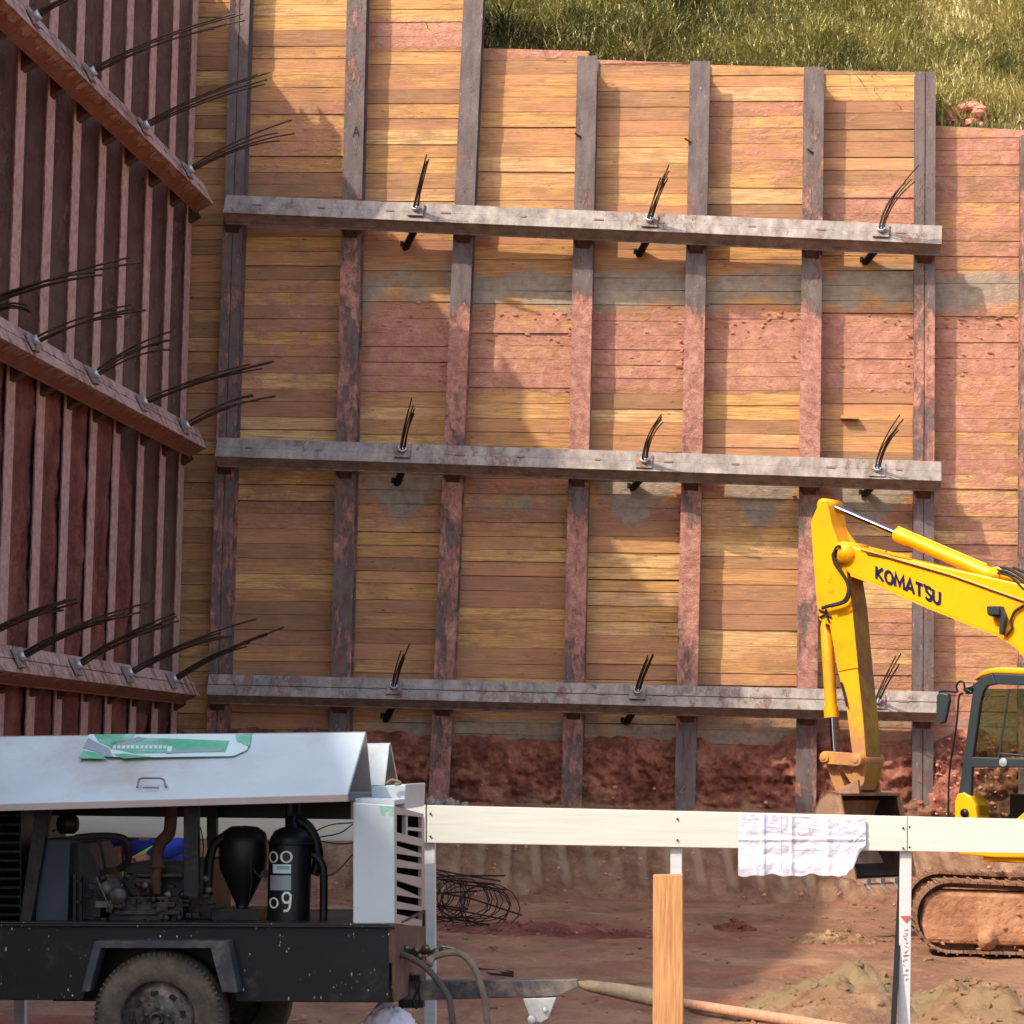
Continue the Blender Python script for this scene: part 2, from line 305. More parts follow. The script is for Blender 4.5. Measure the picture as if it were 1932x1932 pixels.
def strokes(txt, th):
    vs = []; fs = []; x = 0
    for ch in txt:
        for st in STR[ch]:
            pts = [V((x + a, b_, 0)) for a, b_ in st]; closed = (pts[0] - pts[-1]).length < 1e-3; L = []; n = len(pts)
            for i, p in enumerate(pts):
                a = pts[(i - 1) % (n - 1)] if closed else pts[max(i - 1, 0)]; b_ = pts[(i + 1) % (n - 1)] if closed else pts[min(i + 1, n - 1)]
                if closed and i in (0, n - 1): a, b_ = pts[-2], pts[1]
                d1 = (p - a).normalized() if (p - a).length > 1e-6 else (b_ - p).normalized(); d2 = (b_ - p).normalized() if (b_ - p).length > 1e-6 else d1
                m = (d1 + d2).normalized() if (d1 + d2).length > 1e-3 else d1; nn = V((-m.y, m.x, 0)); k = th / 2 / max(.45, nn.dot(V((-d1.y, d1.x, 0)))); L += [p + nn * k, p - nn * k]
            b0 = len(vs); vs += L; fs += [(b0 + 2 * i, b0 + 2 * i + 1, b0 + 2 * i + 3, b0 + 2 * i + 2) for i in range(n - 1)]
        x += ADV[ch]
    w_ = x - .2; return [(v.x / w_, v.y) for v in vs], fs
def text_on(name, txt, o, ux, uy, m, parent, nrm, bold=.02):
    vs, fs = text_bm(txt, bold); mb = MB(); mb.add([V(o) + V(ux) * a + V(uy) * b + V(nrm) * .004 for a, b in vs], fs); return mb.build(name, m, parent, fix=False)
# ================================================================== camera, light, sky
sc = bpy.context.scene
cam = bpy.data.objects.new('camera', bpy.data.cameras.new('camera')); col.objects.link(cam); sc.camera = cam
cam.matrix_world = Matrix.Translation(EYE) @ ROT.to_4x4(); cam.data.lens = 36 * F / 1932; cam.data.sensor_width = 36; cam.data.clip_end = 3000; cam.data.clip_start = .1
LD = V((1.03, 1, -1.36)).normalized()
sun = bpy.data.objects.new('sun', bpy.data.lights.new('sun', 'SUN')); col.objects.link(sun); sun.rotation_euler = LD.to_track_quat('-Z', 'Y').to_euler()
sun.data.energy = 2.0; sun.data.angle = R(.7); sun.data.color = (1, .91, .76)
w = bpy.data.worlds.new('World'); sc.world = w; w.use_nodes = True; sk = w.node_tree.nodes.new('ShaderNodeTexSky'); sk.sky_type = 'NISHITA'; sk.sun_disc = False
sk.sun_elevation = math.asin(-LD.z); sk.sun_rotation = math.atan2(-LD.x, -LD.y); sk.dust_density = 3.0; sk.air_density = 1.0; sk.ozone_density = .6
w.node_tree.links.new(sk.outputs[0], w.node_tree.nodes['Background'].inputs[0]); w.node_tree.nodes['Background'].inputs[1].default_value = .15
sc.view_settings.view_transform = 'Standard'; sc.view_settings.look = 'None'; sc.view_settings.exposure = 1.42; sc.view_settings.gamma = 1
sc.cycles.max_bounces = 6; sc.cycles.diffuse_bounces = 4
# ================================================================== retaining wall, back
YW = 42.0; PF = 41.66          # board face, pile front flange
piles = [((453, 0), (413, 1250), 14.6), ((673, 0), (643, 1270), 14.6), ((893, 0), (830, 1450), 14.6), ((1108, 105), (1079, 1480), None), ((1321, 115), (1293, 1470), None),
         ((1536, 126), (1521, 1440), None), ((1746, 135), (1741, 1430), None), ((1946, 255), (1942, 1300), None)]
XL = -9.15                     # left wall pile fronts
def pile_line(i):
    (a, b, top) = piles[i]; A = P(*a, PF); B = P(*b, PF)
    return A, B, (A.z if top is None else top)
def pile_x(i, z):
    A, B, _ = pile_line(i); return A.x + (B.x - A.x) * (z - A.z) / (B.z - A.z)
pmud = [[(14, .2), (10, .2), (9, .35), (5, .5), (0, .5)], [(14, .3), (11, .25), (9.6, .5), (6.6, .5), (6, .3), (4.9, .6), (4.4, .25), (2, .4)], [(14, .15), (9, .2), (8.7, .85), (6, .6), (3, .6), (1, .6)],
        [(14, .3), (12, .2), (9.2, .2), (8.9, .9), (6.5, .8), (5.8, .35), (5.3, .75), (3, .55), (2, .4), (1, .6)], [(14, .15), (9.0, .15), (8.6, .95), (6.5, .8), (5.6, .4), (5.3, .85), (3, .6), (2, .3)],
        [(14, .2), (9, .4), (8.5, .9), (6.5, .75), (5.8, .3), (5, .8), (3, .55), (2, .3)], [(14, .1), (9, .25), (8.6, .7), (6.5, .55), (5.8, .3), (3, .3), (2, .3)], [(14, .3), (9, .5), (2, .5)]]
def interp(t, z):
    if z >= t[0][0]: return t[0][1]
    for (a, b), (c, d) in zip(t, t[1:]):
        if z >= c: return d + (b - d) * (z - c) / (a - c)
    return t[-1][1]
def hsection(mb, p0, p1, out, side, w=.31, d=.33, tf=.022, tw=.016, seam=False, seg=.25):
    """H section along p0-p1; front flange outer face passes through the line, 'out' points away from the wall"""
    p0, p1, out, side = V(p0), V(p1), V(out), V(side); n = max(2, int((p1 - p0).length / seg))
    rects = [(-w / 2, w / 2, -tf, 0), (-w / 2, w / 2, -d, -d + tf), (-tw / 2, tw / 2, -d + tf + .001, -tf - .001)]
    if seam: rects = [(-w / 2, -.007, -tf, 0), (.007, w / 2, -tf, 0), (-w / 2, w / 2, -d, -d + tf), (-.10, -.085, -d + tf + .001, -tf - .001), (.085, .10, -d + tf + .001, -tf - .001), (-.018, .018, -.05, -.035)]
    for s0, s1, o0, o1 in rects:
        vs = []
        for k in range(n + 1):
            c = p0.lerp(p1, k / n); vs += [c + side * s0 + out * o0, c + side * s1 + out * o0, c + side * s1 + out * o1, c + side * s0 + out * o1]
        fs = [(k * 4 + a, k * 4 + (a + 1) % 4, k * 4 + 4 + (a + 1) % 4, k * 4 + 4 + a) for k in range(n) for a in range(4)] + [(0, 1, 2, 3), (n * 4, n * 4 + 1, n * 4 + 2, n * 4 + 3)]
        mb.add(vs, fs)
plab = ['first steel pile from the corner, blue grey above the top beam, in the back wall', 'second steel pile from the corner, with a dark letter A chalked above the top beam', 'third steel pile from the corner, the last one running past the photo top',
        'fourth steel pile from the corner, first with its top showing under the grass', 'fifth steel pile from the corner, flaking pink mud below the middle beam', 'sixth steel pile from the corner, partly behind the yellow excavator arm',
        'seventh steel pile from the corner, where the horizontal beams end', 'steel pile cut by the right edge of the photo']
for i in range(8):
    A, B, top = pile_line(i); t = thing('steel_pile', plab[i], 'steel pile', (pile_x(i, .5), PF, .5), 'steel piles of the back wall')
    mb = MB(); hsection(mb, (pile_x(i, top), PF, top), (pile_x(i, .4), PF, .4), (0, -1, 0), (1, 0, 0), seam=i in (0, 6))
    tab = pmud[i]; mb.build('flanged_beam', M['steel'], t, attf={'mud': lambda p: interp(tab, p.z) + .12 * noise.noise(p * 1.3)})
    if i == 1:
        a = P(665, 258, PF - .004); text_on('letter', 'A', a, (.11, 0, 0), (0, 0, .17), M['dk_mark'], t, (0, -1, 0), 0)
    if i in (3, 4, 5):
        q = [P(1096, 258, PF), P(1303, 268, PF), P(1534, 288, PF)][i - 3]; m2 = MB(); m2.tube([q, q + V((-.05, -.04, .02)), q + V((-.09, -.05, .05))], .016, 6); m2.build('lug', M['rust'], t)
# ---- lagging
tops = {0: (14.5, 14.5), 1: (14.4, 14.4), 2: (14.3, 14.3)}
def zt(x, y): return P(x, y, YW).z
tops.update({3: (zt(910, 90), zt(1106, 96)), 4: (zt(1126, 112), zt(1310, 120)), 5: (zt(1340, 122), zt(1520, 128)), 6: (zt(1556, 131), zt(1726, 136)), 7: (zt(1768, 236), zt(1930, 246)), 8: (zt(1960, 252), zt(2200, 262))})
def mud_back(p):
    x, y = toD(p); m = 0; n = fn(p.x, 0, p.z, .9, 3)
    b = sstep(560, 610, y + 12 * n) * (1 - sstep(735, 750, y)); m = b * (.75 if 900 < x else (.7 if x > 690 else .25))
    if 885 < x < 1110: m = max(m, .45 * (1 - sstep(108, 118, y)))
    if 695 < x < 880: m = max(m, .75 * sstep(25, 40, y) * (1 - sstep(90, 100, y)))
    if 460 < x < 650: m = max(m, .34 * sstep(470, 540, y) * (1 - sstep(700, 780, y)), .42 * sstep(170, 220, y) * (1 - sstep(300, 350, y)))
    if 1125 < x < 1310: m = max(m, .75 * (1 - sstep(122, 128, y)))
    if x > 1760: m = max(m, .55 + .3 * n)
    if 1335 < x < 1530: m = max(m, .35 * sstep(160, 190, y) * (1 - sstep(330, 360, y)))
    if 1556 < x < 1730: m = max(m, .55 * sstep(330, 360, y) * (1 - sstep(420, 430, y)))
    m = max(m, .38 * sstep(900, 915, y) * (1 - sstep(990, 1010, y)))
    if x > 1640 and y > 1150: m = max(m, .45)
    m = max(m, .8 * sstep(1385, 1420, y + 14 * n), .3 * sstep(1320, 1360, y))
    return m + .08
def grout_back(p):
    x, y = toD(p); n = fn(p.x + 9, 0, p.z, 1.1, 3); g = 0
    if x > 640: g = (.55 if x < 850 else .85) * sstep(492, 525, y + 26 * n) * (1 - sstep(560, 600, y + 34 * n))
    for cx, dy, w in ((757, 908, 70), (1195, 915, 80), (1435, 912, 75), (1640, 925, 75)):
        hh = 85 * (1 - abs(x - cx) / w) if abs(x - cx) < w else 0
        if hh > 0 and dy - 12 < y < dy + hh: g = 1.35
    if 880 < x < 1070 and 900 < y < 960: g = max(g, .5)
    if x > 690: g = max(g, .7 * sstep(1345, 1360, y) * (1 - sstep(1400, 1425, y)) * (1 if x < 1560 else .7))
    for cx, cy in ((1150, 790), (1490, 640), (1175, 610)):
        if abs(x - cx) < 26 and abs(y - cy) < 22: g = max(g, .35)
    return g
def lagging(mb, x0f, x1f, z0, ztf, yf, mudf, groutf, hmin=.18, hmax=.26, axis='x'):
    z = z0; zmax = max(ztf(0), ztf(1)); rid = 0
    while z < zmax - .03:
        h = random.uniform(hmin, hmax); tilt = random.uniform(-.008, .008); dy = random.uniform(-.016, .012); t1 = random.random(); t2 = random.random(); gap = random.choice((.004, .005, .007, .012, .004, .02 if random.random() < .25 else .006))
        zz1 = min(z + h, zmax); nx = 12; nz = 3; grid = {}; b = len(mb.v); vs = []; a0, a1 = x0f((z + zz1) / 2), x1f((z + zz1) / 2)
        for j in range(nz + 1):
            for i in range(nx + 1):
                u = i / nx; za = z + gap / 2 + tilt * (u - .5); zb = min(zz1 - gap / 2 + tilt * (u - .5), ztf(u)); zc = za + (zb - za) * j / nz
                wob = .004 * noise.noise(V((u * 3 + t1 * 9, z * 3, 0))); vs.append(V((a0 + (a1 - a0) * u, yf + dy + wob, zc + (wob if j in (0, nz) else 0))))
        n1 = nx + 1; fs = [(j * n1 + i, j * n1 + i + 1, (j + 1) * n1 + i + 1, (j + 1) * n1 + i) for j in range(nz) for i in range(nx)]
        N = len(vs); edge = [i for i in range(n1)] + [j * n1 + nx for j in range(1, nz + 1)] + [nz * n1 + i for i in range(nx - 1, -1, -1)] + [j * n1 for j in range(nz - 1, 0, -1)]
        vs += [vs[e] + V((0, .05, 0)) for e in edge]; fs += [(edge[k], edge[(k + 1) % len(edge)], N + (k + 1) % len(edge), N + k) for k in range(len(edge))]; fs.append(tuple(N + k for k in range(len(edge))))
        mb.add(vs, fs, tint=t1, tint2=t2)
        for k, g in (('mud', mudf), ('grout', groutf)):
            d = mb.at.setdefault(k, {})
            for q in range(len(vs)): d[b + q] = g(vs[q])
        z = zz1
blab = ['narrow bay of boards between the corner and the first back wall pile', 'shaded board panel between the first and second pile from the corner', 'board panel between the second and third pile, with pink boards near its top',
        'board panel between the third and fourth pile, its top edge under the grass', 'golden board panel between the fourth and fifth pile from the corner', 'board panel between the fifth and sixth pile with a mud splash in its middle',
        'board panel between the sixth and seventh pile, behind the excavator arm', 'mud reddened board panel right of the last beam end, lower than its neighbours', 'board panel at the right edge of the photo, right of the last pile']
lims = [lambda z: XL - .34] + [(lambda z, i=i: pile_x(i, z)) for i in range(8)] + [lambda z: 6.2]
for k in range(9):
    ta, tb = tops[k]
    mb = MB(); lagging(mb, (lambda z, k=k: lims[k](z) + .006), (lambda z, k=k: lims[k + 1](z) - .006), 1.6 if k else 1.2, (lambda u: ta + (tb - ta) * u), YW, mud_back, grout_back)
    o = mb.build('timber_lagging', M['wood']); tag(o, blab[k], 'timber panel', 'board panels of the back wall')
o = MB().bx(-9.6, 6.3, YW + .07, YW + .3, 0, 11.4).build('retained_soil', M['soil_red']); struct(o)
o = MB().bx(-9.6, pile_x(2, 13), YW + .07, YW + .3, 11.41, 14.35).build('retained_soil', M['soil_red']); struct(o)
o = MB().bx(pile_x(2, 13) + .001, pile_x(6, 12), YW + .07, YW + .3, 11.41, 12.42).build('retained_soil', M['soil_red']); struct(o)
o = MB().bx(pile_x(6, 12) + .001, 6.3, YW + .07, YW + .3, 11.41, 11.66).build('retained_soil', M['soil_red']); struct(o)
# ---- walers
TL = R(27)
def waler(name, A, B, outdir, mat, label, stations, muds, group, gapless=False):
    A, B, o = V(A), V(B), V(outdir); ax = (B - A).normalized(); n = (o * math.cos(TL) + V((0, 0, 1)) * math.sin(TL)); n = (n - ax * n.dot(ax)).normalized(); v = ax.cross(n)
    if v.z < 0: v = -v
    t = thing(name, label, 'steel beam', A, group); attf = {'mud': lambda p: (muds + .3 * noise.noise(p * .7) if (p - A).dot(n) > -.03 else .05)}
    for sgn in (1, -1):
        mb = MB(); c = v * ((.0862 if gapless else .092) * sgn)
        L = (B - A).length; k = max(2, int(L / .3))
        for (s0, s1, o0, o1) in [(-.085, .085, -.018, 0), (-.085, .085, -.30, -.282), (-.008, .008, -.281, -.019)]:
            vs = []
            for i in range(k + 1):
                q = A.lerp(B, i / k) + c; vs += [q + v * s0 + n * o0, q + v * s1 + n * o0, q + v * s1 + n * o1, q + v * s0 + n * o1]
            mb.add(vs, [(i * 4 + a, i * 4 + (a + 1) % 4, i * 4 + 4 + (a + 1) % 4, i * 4 + 4 + a) for i in range(k) for a in range(4)] + [(0, 1, 2, 3), (k * 4, k * 4 + 1, k * 4 + 2, k * 4 + 3)])
        if sgn < 0:     # web of the lower beam sits low: closes the underside as in the photo
            mb.prism([A + c + v * -.07 + n * -.02, A + c + v * -.055 + n * -.02, A + c + v * -.055 + n * -.28, A + c + v * -.07 + n * -.28], B - A)
        mb.build('beam', mat, t, attf=attf)
    pl = MB(); L = (B - A).length; s = .5
    while s < L:
        q = A + ax * s + n * .007; pl.box(q, (random.uniform(.08, .16), .010, .03), Matrix((ax, n, v)).transposed()); s += random.uniform(.8, 1.5)
    tag(pl.build('stitch_welds', M['weld'], t), kind='stuff')
    for s in stations:   # s: point on the pile front line (centre)
        q0 = A + ax * (V(s) - A).dot(ax); bt = q0 - n * .30 + v * .17; bb = q0 - n * .30 - v * .17; back = -o
        d = (V(s) - bb).dot(back); dt = (V(s) - bt).dot(back)
        pf_t = bt + back * dt; pf_b = bb + back * d + V((0, 0, -.10)); m = MB(); w_ = ax * .09
        for off in (-1, 1): m.prism([bt + w_ * off, bb + w_ * off, pf_b + w_ * off, pf_t + w_ * off], ax * .014)
        m.prism([bb - w_ * 1.05, bb + w_ * 1.2, pf_b + w_ * 1.2, pf_b - w_ * 1.05], V((0, 0, .012)))
        m.build('bracket', M['rust'], t)
    return t, n, v, ax
YB = 41.31; WB = []
wd = [((424, 384), (1777, 443), 'top horizontal double beam of the back wall, paint worn pale in its middle', .16), ((408, 843), (1776, 889), 'middle horizontal double beam of the back wall, meeting the left wall beam', .14), ((392, 1291), (1771, 1325), 'lowest horizontal double beam of the back wall, behind the excavator arm', .24)]
for a, b, lab, md in wd:
    A = P(*a, YB); B = P(*b, YB); zc = lambda i: A.z + (B.z - A.z) * (pile_x(i, A.z) - A.x) / (B.x - A.x)
    WB.append(waler('wale_beam', A, B, (0, -1, 0), M['waler'], lab, [(pile_x(i, A.z), PF, zc(i)) for i in range(7)], md, 'wale beams of the back wall', md < .2))
# ---- anchors
def anchor(pos, n, v, ax, end, mid, label, group, sleeve_end=None, strands=5, plate=.24, spread=.05, rs=.0105):
    t = thing('ground_anchor', label, 'tie back anchor', pos, group); pos = V(pos); rm = Matrix((ax, n, v)).transposed()
    MB().box(pos + n * .024, (plate, .03, plate), rm).build('bearing_plate', M['waler'], t, attf={'mud': lambda p: .3})
    h = MB(); h.lathe(pos + n * .04, n, [(0, 0), (.062, 0), (.062, .07), (.045, .075), (.045, .05), (0, .05)], 16); h.build('anchor_head', M['galv'], t)
    st = MB(); end = V(end); mid = V(mid)
    for k in range(strands):
        a = 6.28 * k / strands; o0 = (ax * math.cos(a) + v * math.sin(a)) * .038; e = V((random.uniform(-1, 1), random.uniform(-1, 1), random.uniform(-1, 1))) * spread
        f = random.uniform(.70, 1.04); st.tube(bez(pos + n * .05 + o0, mid + o0 * .9 + e * .25, pos.lerp(end, f) + (end - pos.lerp(end, f)) * 0 + o0 + e + (mid - pos.lerp(end, .5)) * (1 - f) * .5, 10), rs, 5)
    st.build('strands', M['strand'], t)
    if sleeve_end is not None:
        p = V(sleeve_end); q = pos - n * .33; mb = MB(); mb.tube([q, p + (p - q).normalized() * .12], .058, 12); mb.build('sleeve_pipe', M['dark_metal'], t)
        mb = MB(); mb.tube([p + V((-.075, -.03, .05)), p + V((-.075, -.03, -.03))], .028, 8); mb.build('grout_tube', M['rubber'], t)
rows = ['top', 'middle', 'lowest']
bk = [[((785, 397), (806, 288), (792, 350), (768, 462)), ((1226, 418), (1262, 308), (1236, 370), (1208, 476)), ((1662, 437), (1738, 312), (1672, 380), (1635, 492))],
      [((760, 852), (782, 758), (766, 805), (751, 908)), ((1216, 872), (1258, 768), (1220, 820), (1196, 918)), ((1655, 888), (1706, 785), (1662, 840), (1633, 930))],
      [((744, 1298), (766, 1222), (750, 1262), (731, 1352)), ((1203, 1307), (1230, 1232), (1212, 1270), (1184, 1360)), ((1655, 1325), (1700, 1236), (1668, 1290), (1640, 1372))]]
al = [['leftmost anchor on the top beam of the back wall, strands short and straight', 'middle anchor on the top beam of the back wall, three strands fanned out', 'rightmost anchor on the top beam of the back wall, strands bent to the right'],
      ['leftmost anchor on the middle beam of the back wall, above a grey grout stain', 'anchor halfway along the middle beam of the back wall, strands curved right', 'rightmost anchor on the middle beam, just above the yellow arm tip'],
      ['leftmost anchor on the lowest beam of the back wall, above the compressor roof', 'anchor halfway along the lowest beam of the back wall, round head showing', 'anchor on the lowest beam just right of the yellow excavator arm']]
for r in range(3):
    _, n, v, ax = WB[r]
    for c, (a, e, m, s) in enumerate(bk[r]):
        anchor(P(*a, YB), n, v, ax, P(*e, YB - .85), P(*m, YB - .5), al[r][c], 'anchors of the back wall', P(*s, YW - .02), strands=(6, 6, 5)[c], spread=.03 if r else .05)
# ================================================================== left wall
XB = XL - .34
YS = [30.5, 31.85, 33.2, 34.5, 35.85, 37.15, 38.6, 40.0, 41.3]
ll = ['left wall pile out at the edge of the photo, nearest of all', 'second nearest left wall pile, cut by the left edge of the photo', 'left wall pile with the leftmost full red soil strip right of it', 'fourth nearest left wall pile, in front of red soil', 'fifth nearest left wall pile, at the right side of the red soil',
      'fourth left wall pile counted back from the corner', 'third left wall pile counted back from the corner', 'second left wall pile counted back from the corner, pale yellowish streak low down', 'left wall pile right in the corner of the pit']
def lean(z): return 0.0
for i, y in enumerate(YS):
    t = thing('steel_pile', ll[i], 'steel pile', (XL, y, .4), 'steel piles of the left wall'); mb = MB(); hsection(mb, (XL, y, 14.5), (XL, y, .3), (1, 0, 0), (0, 1, 0), w=.36, d=.32)
    mb.build('flanged_beam', M['pile_left'], t, attf={'mud': lambda p: (.9 if p.x > XL - .01 else .26) + .15 * noise.noise(p * 1.1)})
def rot_left(mb):  # boards were laid along x; turn them to run along y on the left wall
    mb.v = [V((XB - (p.y - 0), p.x, p.z)) for p in mb.v]
lb = ['left wall boards between the corner pile and its neighbour', 'second board bay of the left wall from the corner', 'third board bay of the left wall from the corner', 'fourth board bay of the left wall from the corner', 'fifth board bay of the left wall, soil packed below', 'sixth board bay of the left wall, soil packed below', 'seventh board bay of the left wall, behind the rusty beams', 'board bay of the left wall at the left edge of the photo']
for k in range(8):
    y0, y1 = YS[-2 - k], YS[-1 - k]; mb = MB(); lagging(mb, lambda z: y0 + .01, lambda z: y1 - .01, .9, lambda u: 14.4, 0.0, lambda p: .45 + .3 * fn(p.x, 3, p.z, .8, 3), lambda p: .25 + .5 * fn(p.x, 7, p.z, .7, 3), .22, .3)
    rot_left(mb); o = mb.build('timber_lagging', M['wood']); tag(o, lb[k], 'timber panel', 'board panels of the left wall')
mb = MB(); lagging(mb, lambda z: 41.31, lambda z: 41.99, .9, lambda u: 14.4, 0.0, lambda p: .4, lambda p: .2); rot_left(mb); tag(mb.build('timber_lagging', M['wood']), 'last narrow strip of left wall boards in the pit corner', 'timber panel', 'board panels of the left wall')
# soil packed between the piles low down on the left
mb = MB()
def lsoil(u, v_):
    y = 30.0 + 8.35 * u; top = 6.95 + .35 * fn(y, 0, 0, .9, 3) - 1.2 * sstep(37.0, 38.3, y); z = .2 + (top - .2) * v_; d = .035 + .05 * fn(y, z, 2, 1.4, 5) + .03 * fn(y, z, 5, 5, 4)
    if v_ > .97: d += .3
    return V((XL - .02 - max(.0, d), y, z))
mb.grid(lsoil, 110, 80); struct(mb.build('soil_face', M['soil_red'], fix=False))
mb = MB(); mb.grid(lambda u, v_: V((XL - .12 + .1 * fn(u * 9, v_ * 3, 1, 1.2, 4), 38.2 + 3.7 * u, .2 + (2.3 + .25 * fn(u * 3, 0, 0, 2, 3)) * v_)), 50, 30); struct(mb.build('soil_face', M['soil_red'], fix=False))
XWF = XL + .35
wl = [(10.50, 10.46, 41.05, 'top rusty beam of the left wall slanting down to the corner'), (6.74, 6.70, 41.1, 'middle rusty beam of the left wall, anchor strands sticking out'), (3.05, 2.95, 41.1, 'lowest beam of the left wall, just above the compressor roof')]
WLs = []
for k, (za, zb, ye, lab) in enumerate(wl):
    WLs.append((za, zb, ye, waler('wale_beam', (XWF, 27, za), (XWF, ye, zb), (1, 0, 0), M['waler_left'] if k < 2 else M['waler_left'], lab, [(XL, y, za) for y in YS], .62, 'wale beams of the left wall')))
lspec = [[((60, 22), (190, -22)), ((166, 132), (450, 34)), ((268, 228), (516, 140)), ((352, 312), (592, 226))],
         [((-55, 552), (256, 492)), ((-30, 600), (62, 590)), ((58, 634), (276, 572)), ((172, 694), (352, 632)), ((265, 752), (512, 686)), ((345, 800), (532, 738))],
         [((-80, 1222), (150, 1128)), ((32, 1242), (276, 1144)), ((140, 1250), (332, 1170)), ((238, 1260), (482, 1180)), ((322, 1272), (524, 1184))]]
nm = [['strands leaving over the photo top', 'strands ending left of the blue grey pile top', 'strands crossing the first back wall pile', 'strands nearest the lower end of the top left beam'],
      ['long strands from the left edge above the middle left beam', 'short strands at the left edge just above the middle left beam', 'first full bundle on the middle left beam from the left edge', 'second full bundle on the middle left beam, ending in the corner', 'third full bundle on the middle left beam, crossing the first pile', 'bundle nearest the corner on the middle left beam'],
      ['strand bundle entering at the left edge above the lowest beam', 'first full bundle on the lowest left beam', 'second full bundle on the lowest left beam', 'third full bundle on the lowest left beam', 'bundle nearest the corner on the lowest left beam, strands frayed']]
for r in range(3):
    za, zb, ye, (_, n, v, ax) = WLs[r]
    for c, (a, e) in enumerate(lspec[r]):
        p = PX(a[0], a[1], XWF + .01); p.z = za + (zb - za) * (p.y - 27) / (ye - 27)
        E = P(e[0], e[1], p.y - .15); mid = p.lerp(E, .45) + V((0, 0, .11 + .04 * (c % 2)))
        anchor(p, n, v, ax, E, mid, 'anchor of dark steel, ' + nm[r][c], 'anchors of the left wall', None, strands=(4, 5, 6)[r], spread=.07 if r < 2 else .09, rs=.0125)
# embankment behind the left wall (unseen except as a maker of shade) and hill behind the back wall
def ltop(y): return interp([(60, 14.4), (42, 14.35), (22, 13.2), (15, 12.0), (8.7, 11.3), (8.0, 11.8), (0, 11.8)], y)
mb = MB(); ys = [-8, 0, 5, 8.0, 8.7, 10, 15, 18, 22, 26, 30, 36, 42.3]
for k in range(len(ys) - 1):
    a, b = ys[k], ys[k + 1]; x0 = XB - .10; mb.add([(x0, a, 0), (x0, b, 0), (x0, b, ltop(b)), (x0, a, ltop(a)), (-70, a, 0), (-70, b, 0), (-70, b, ltop(b) + 1), (-70, a, ltop(a) + 1)], [(0, 1, 2, 3), (3, 2, 6, 7)] + ([(0, 3, 7, 4)] if k == 0 else []))
struct(mb.build('embankment', M['soil_red'], fix=False))
def wtop(x):
    xs = [(-9.5, 12.8), (pile_x(2, 12) + .05, tops[3][0] - .05), (pile_x(3, 12), tops[3][1] - .2), (pile_x(6, 12) - 1.4, tops[6][1] - .1), (pile_x(6, 12) + .2, tops[7][0] - .05), (6.2, tops[8][1] - .1), (90, 11)]
    if x <= xs[0][0]: return xs[0][1]
    for (a, b), (c, d) in zip(xs, xs[1:]):
        if x <= c: return b + (d - b) * (x - a) / (c - a)
    return 11
def hillz(x, y):
    t = y - 42.1; sl = .78 if x < 2 else .78 + .12 * sstep(2, 3, x)
    zz = wtop(x) - .05 + (sl * t if t < 9 else sl * 9 + .25 * (t - 9)) + (.12 * fn(x, y, 0, .8, 3) if t > .2 else 0); return zz
mb = MB(); hx = [-70, -40, -20, -12, -9.6] + [-9.4 + .2 * k for k in range(86)] + [9, 14, 25, 60, 120]; hy = [42.1 + .2 * k for k in range(26)] + [48, 51, 56, 70, 110]
vs = [V((x, y, hillz(x, y))) for y in hy for x in hx]; n1 = len(hx)
mb.add(vs, [(j * n1 + i, j * n1 + i + 1, (j + 1) * n1 + i + 1, (j + 1) * n1 + i) for j in range(len(hy) - 1) for i in range(n1 - 1)], True)
struct(mb.build('hillside', M['hill_soil'], fix=False))
mb = MB(); mb.add([V((6.2, 42.1, 0)), V((120, 42.1, 0)), V((120, 42.1, 11)), V((6.2, 42.1, wtop(6.2)))], [(0, 1, 2, 3)]); struct(mb.build('cut_face', M['soil_red'], fix=False))
# ---- grass
mb = MB(); vs = []; fs = []; ta = {}
rnd = random.Random(3)
def blade(x, y, z, h, w_, a, bend, t):
    b = len(vs); dx, dy = math.cos(a), math.sin(a); px, py = -dy, dx
    for k, (f, ww) in enumerate(((0, 1), (.55, .8), (1, .12))):
        ox = dx * bend * h * f * f; oy = dy * bend * h * f * f; zz = z + h * f * (1 - .35 * bend * f)
        vs.append(V((x + ox - px * w_ * ww / 2, y + oy - py * w_ * ww / 2, zz))); vs.append(V((x + ox + px * w_ * ww / 2, y + oy + py * w_ * ww / 2, zz)))
    fs.extend([(b, b + 1, b + 3, b + 2), (b + 2, b + 3, b + 5, b + 4)])
    for q in range(6): ta[b + q] = max(0, min(1, t + (.12 if q > 3 else 0)))
gx0 = pile_x(2, 12) - .3
for k in range(17000):
    x = rnd.uniform(gx0, 7.5); y = 42.2 + 4.6 * rnd.random() ** 1.25; n = fn(x, y, 0, .9, 3); n2 = fn(x, y, 4, 1.5, 3)
    if x > pile_x(6, 12) and y < 42.4 and rnd.random() < .6: continue
    z = hillz(x, y); yel = .30 + .36 * sstep(-2.5, 4.0, x) + .42 * n + rnd.uniform(-.12, .12); big = .20 + .42 * sstep(.0, .6, n2) * rnd.random()
    a0 = rnd.uniform(0, 6.28)
    for q in range(rnd.choice((4, 5, 6))):
        dead = rnd.random() < .22
        blade(x + rnd.uniform(-.05, .05), y + rnd.uniform(-.05, .05), z - .02, big * rnd.uniform(.5, 1.3), rnd.uniform(.010, .024) * (1.5 if n2 > .3 else 1), a0 + q * 1.3 + rnd.uniform(-.4, .4), rnd.uniform(.3, 1.5), rnd.uniform(.8, 1) if dead else yel + rnd.uniform(-.1, .1))
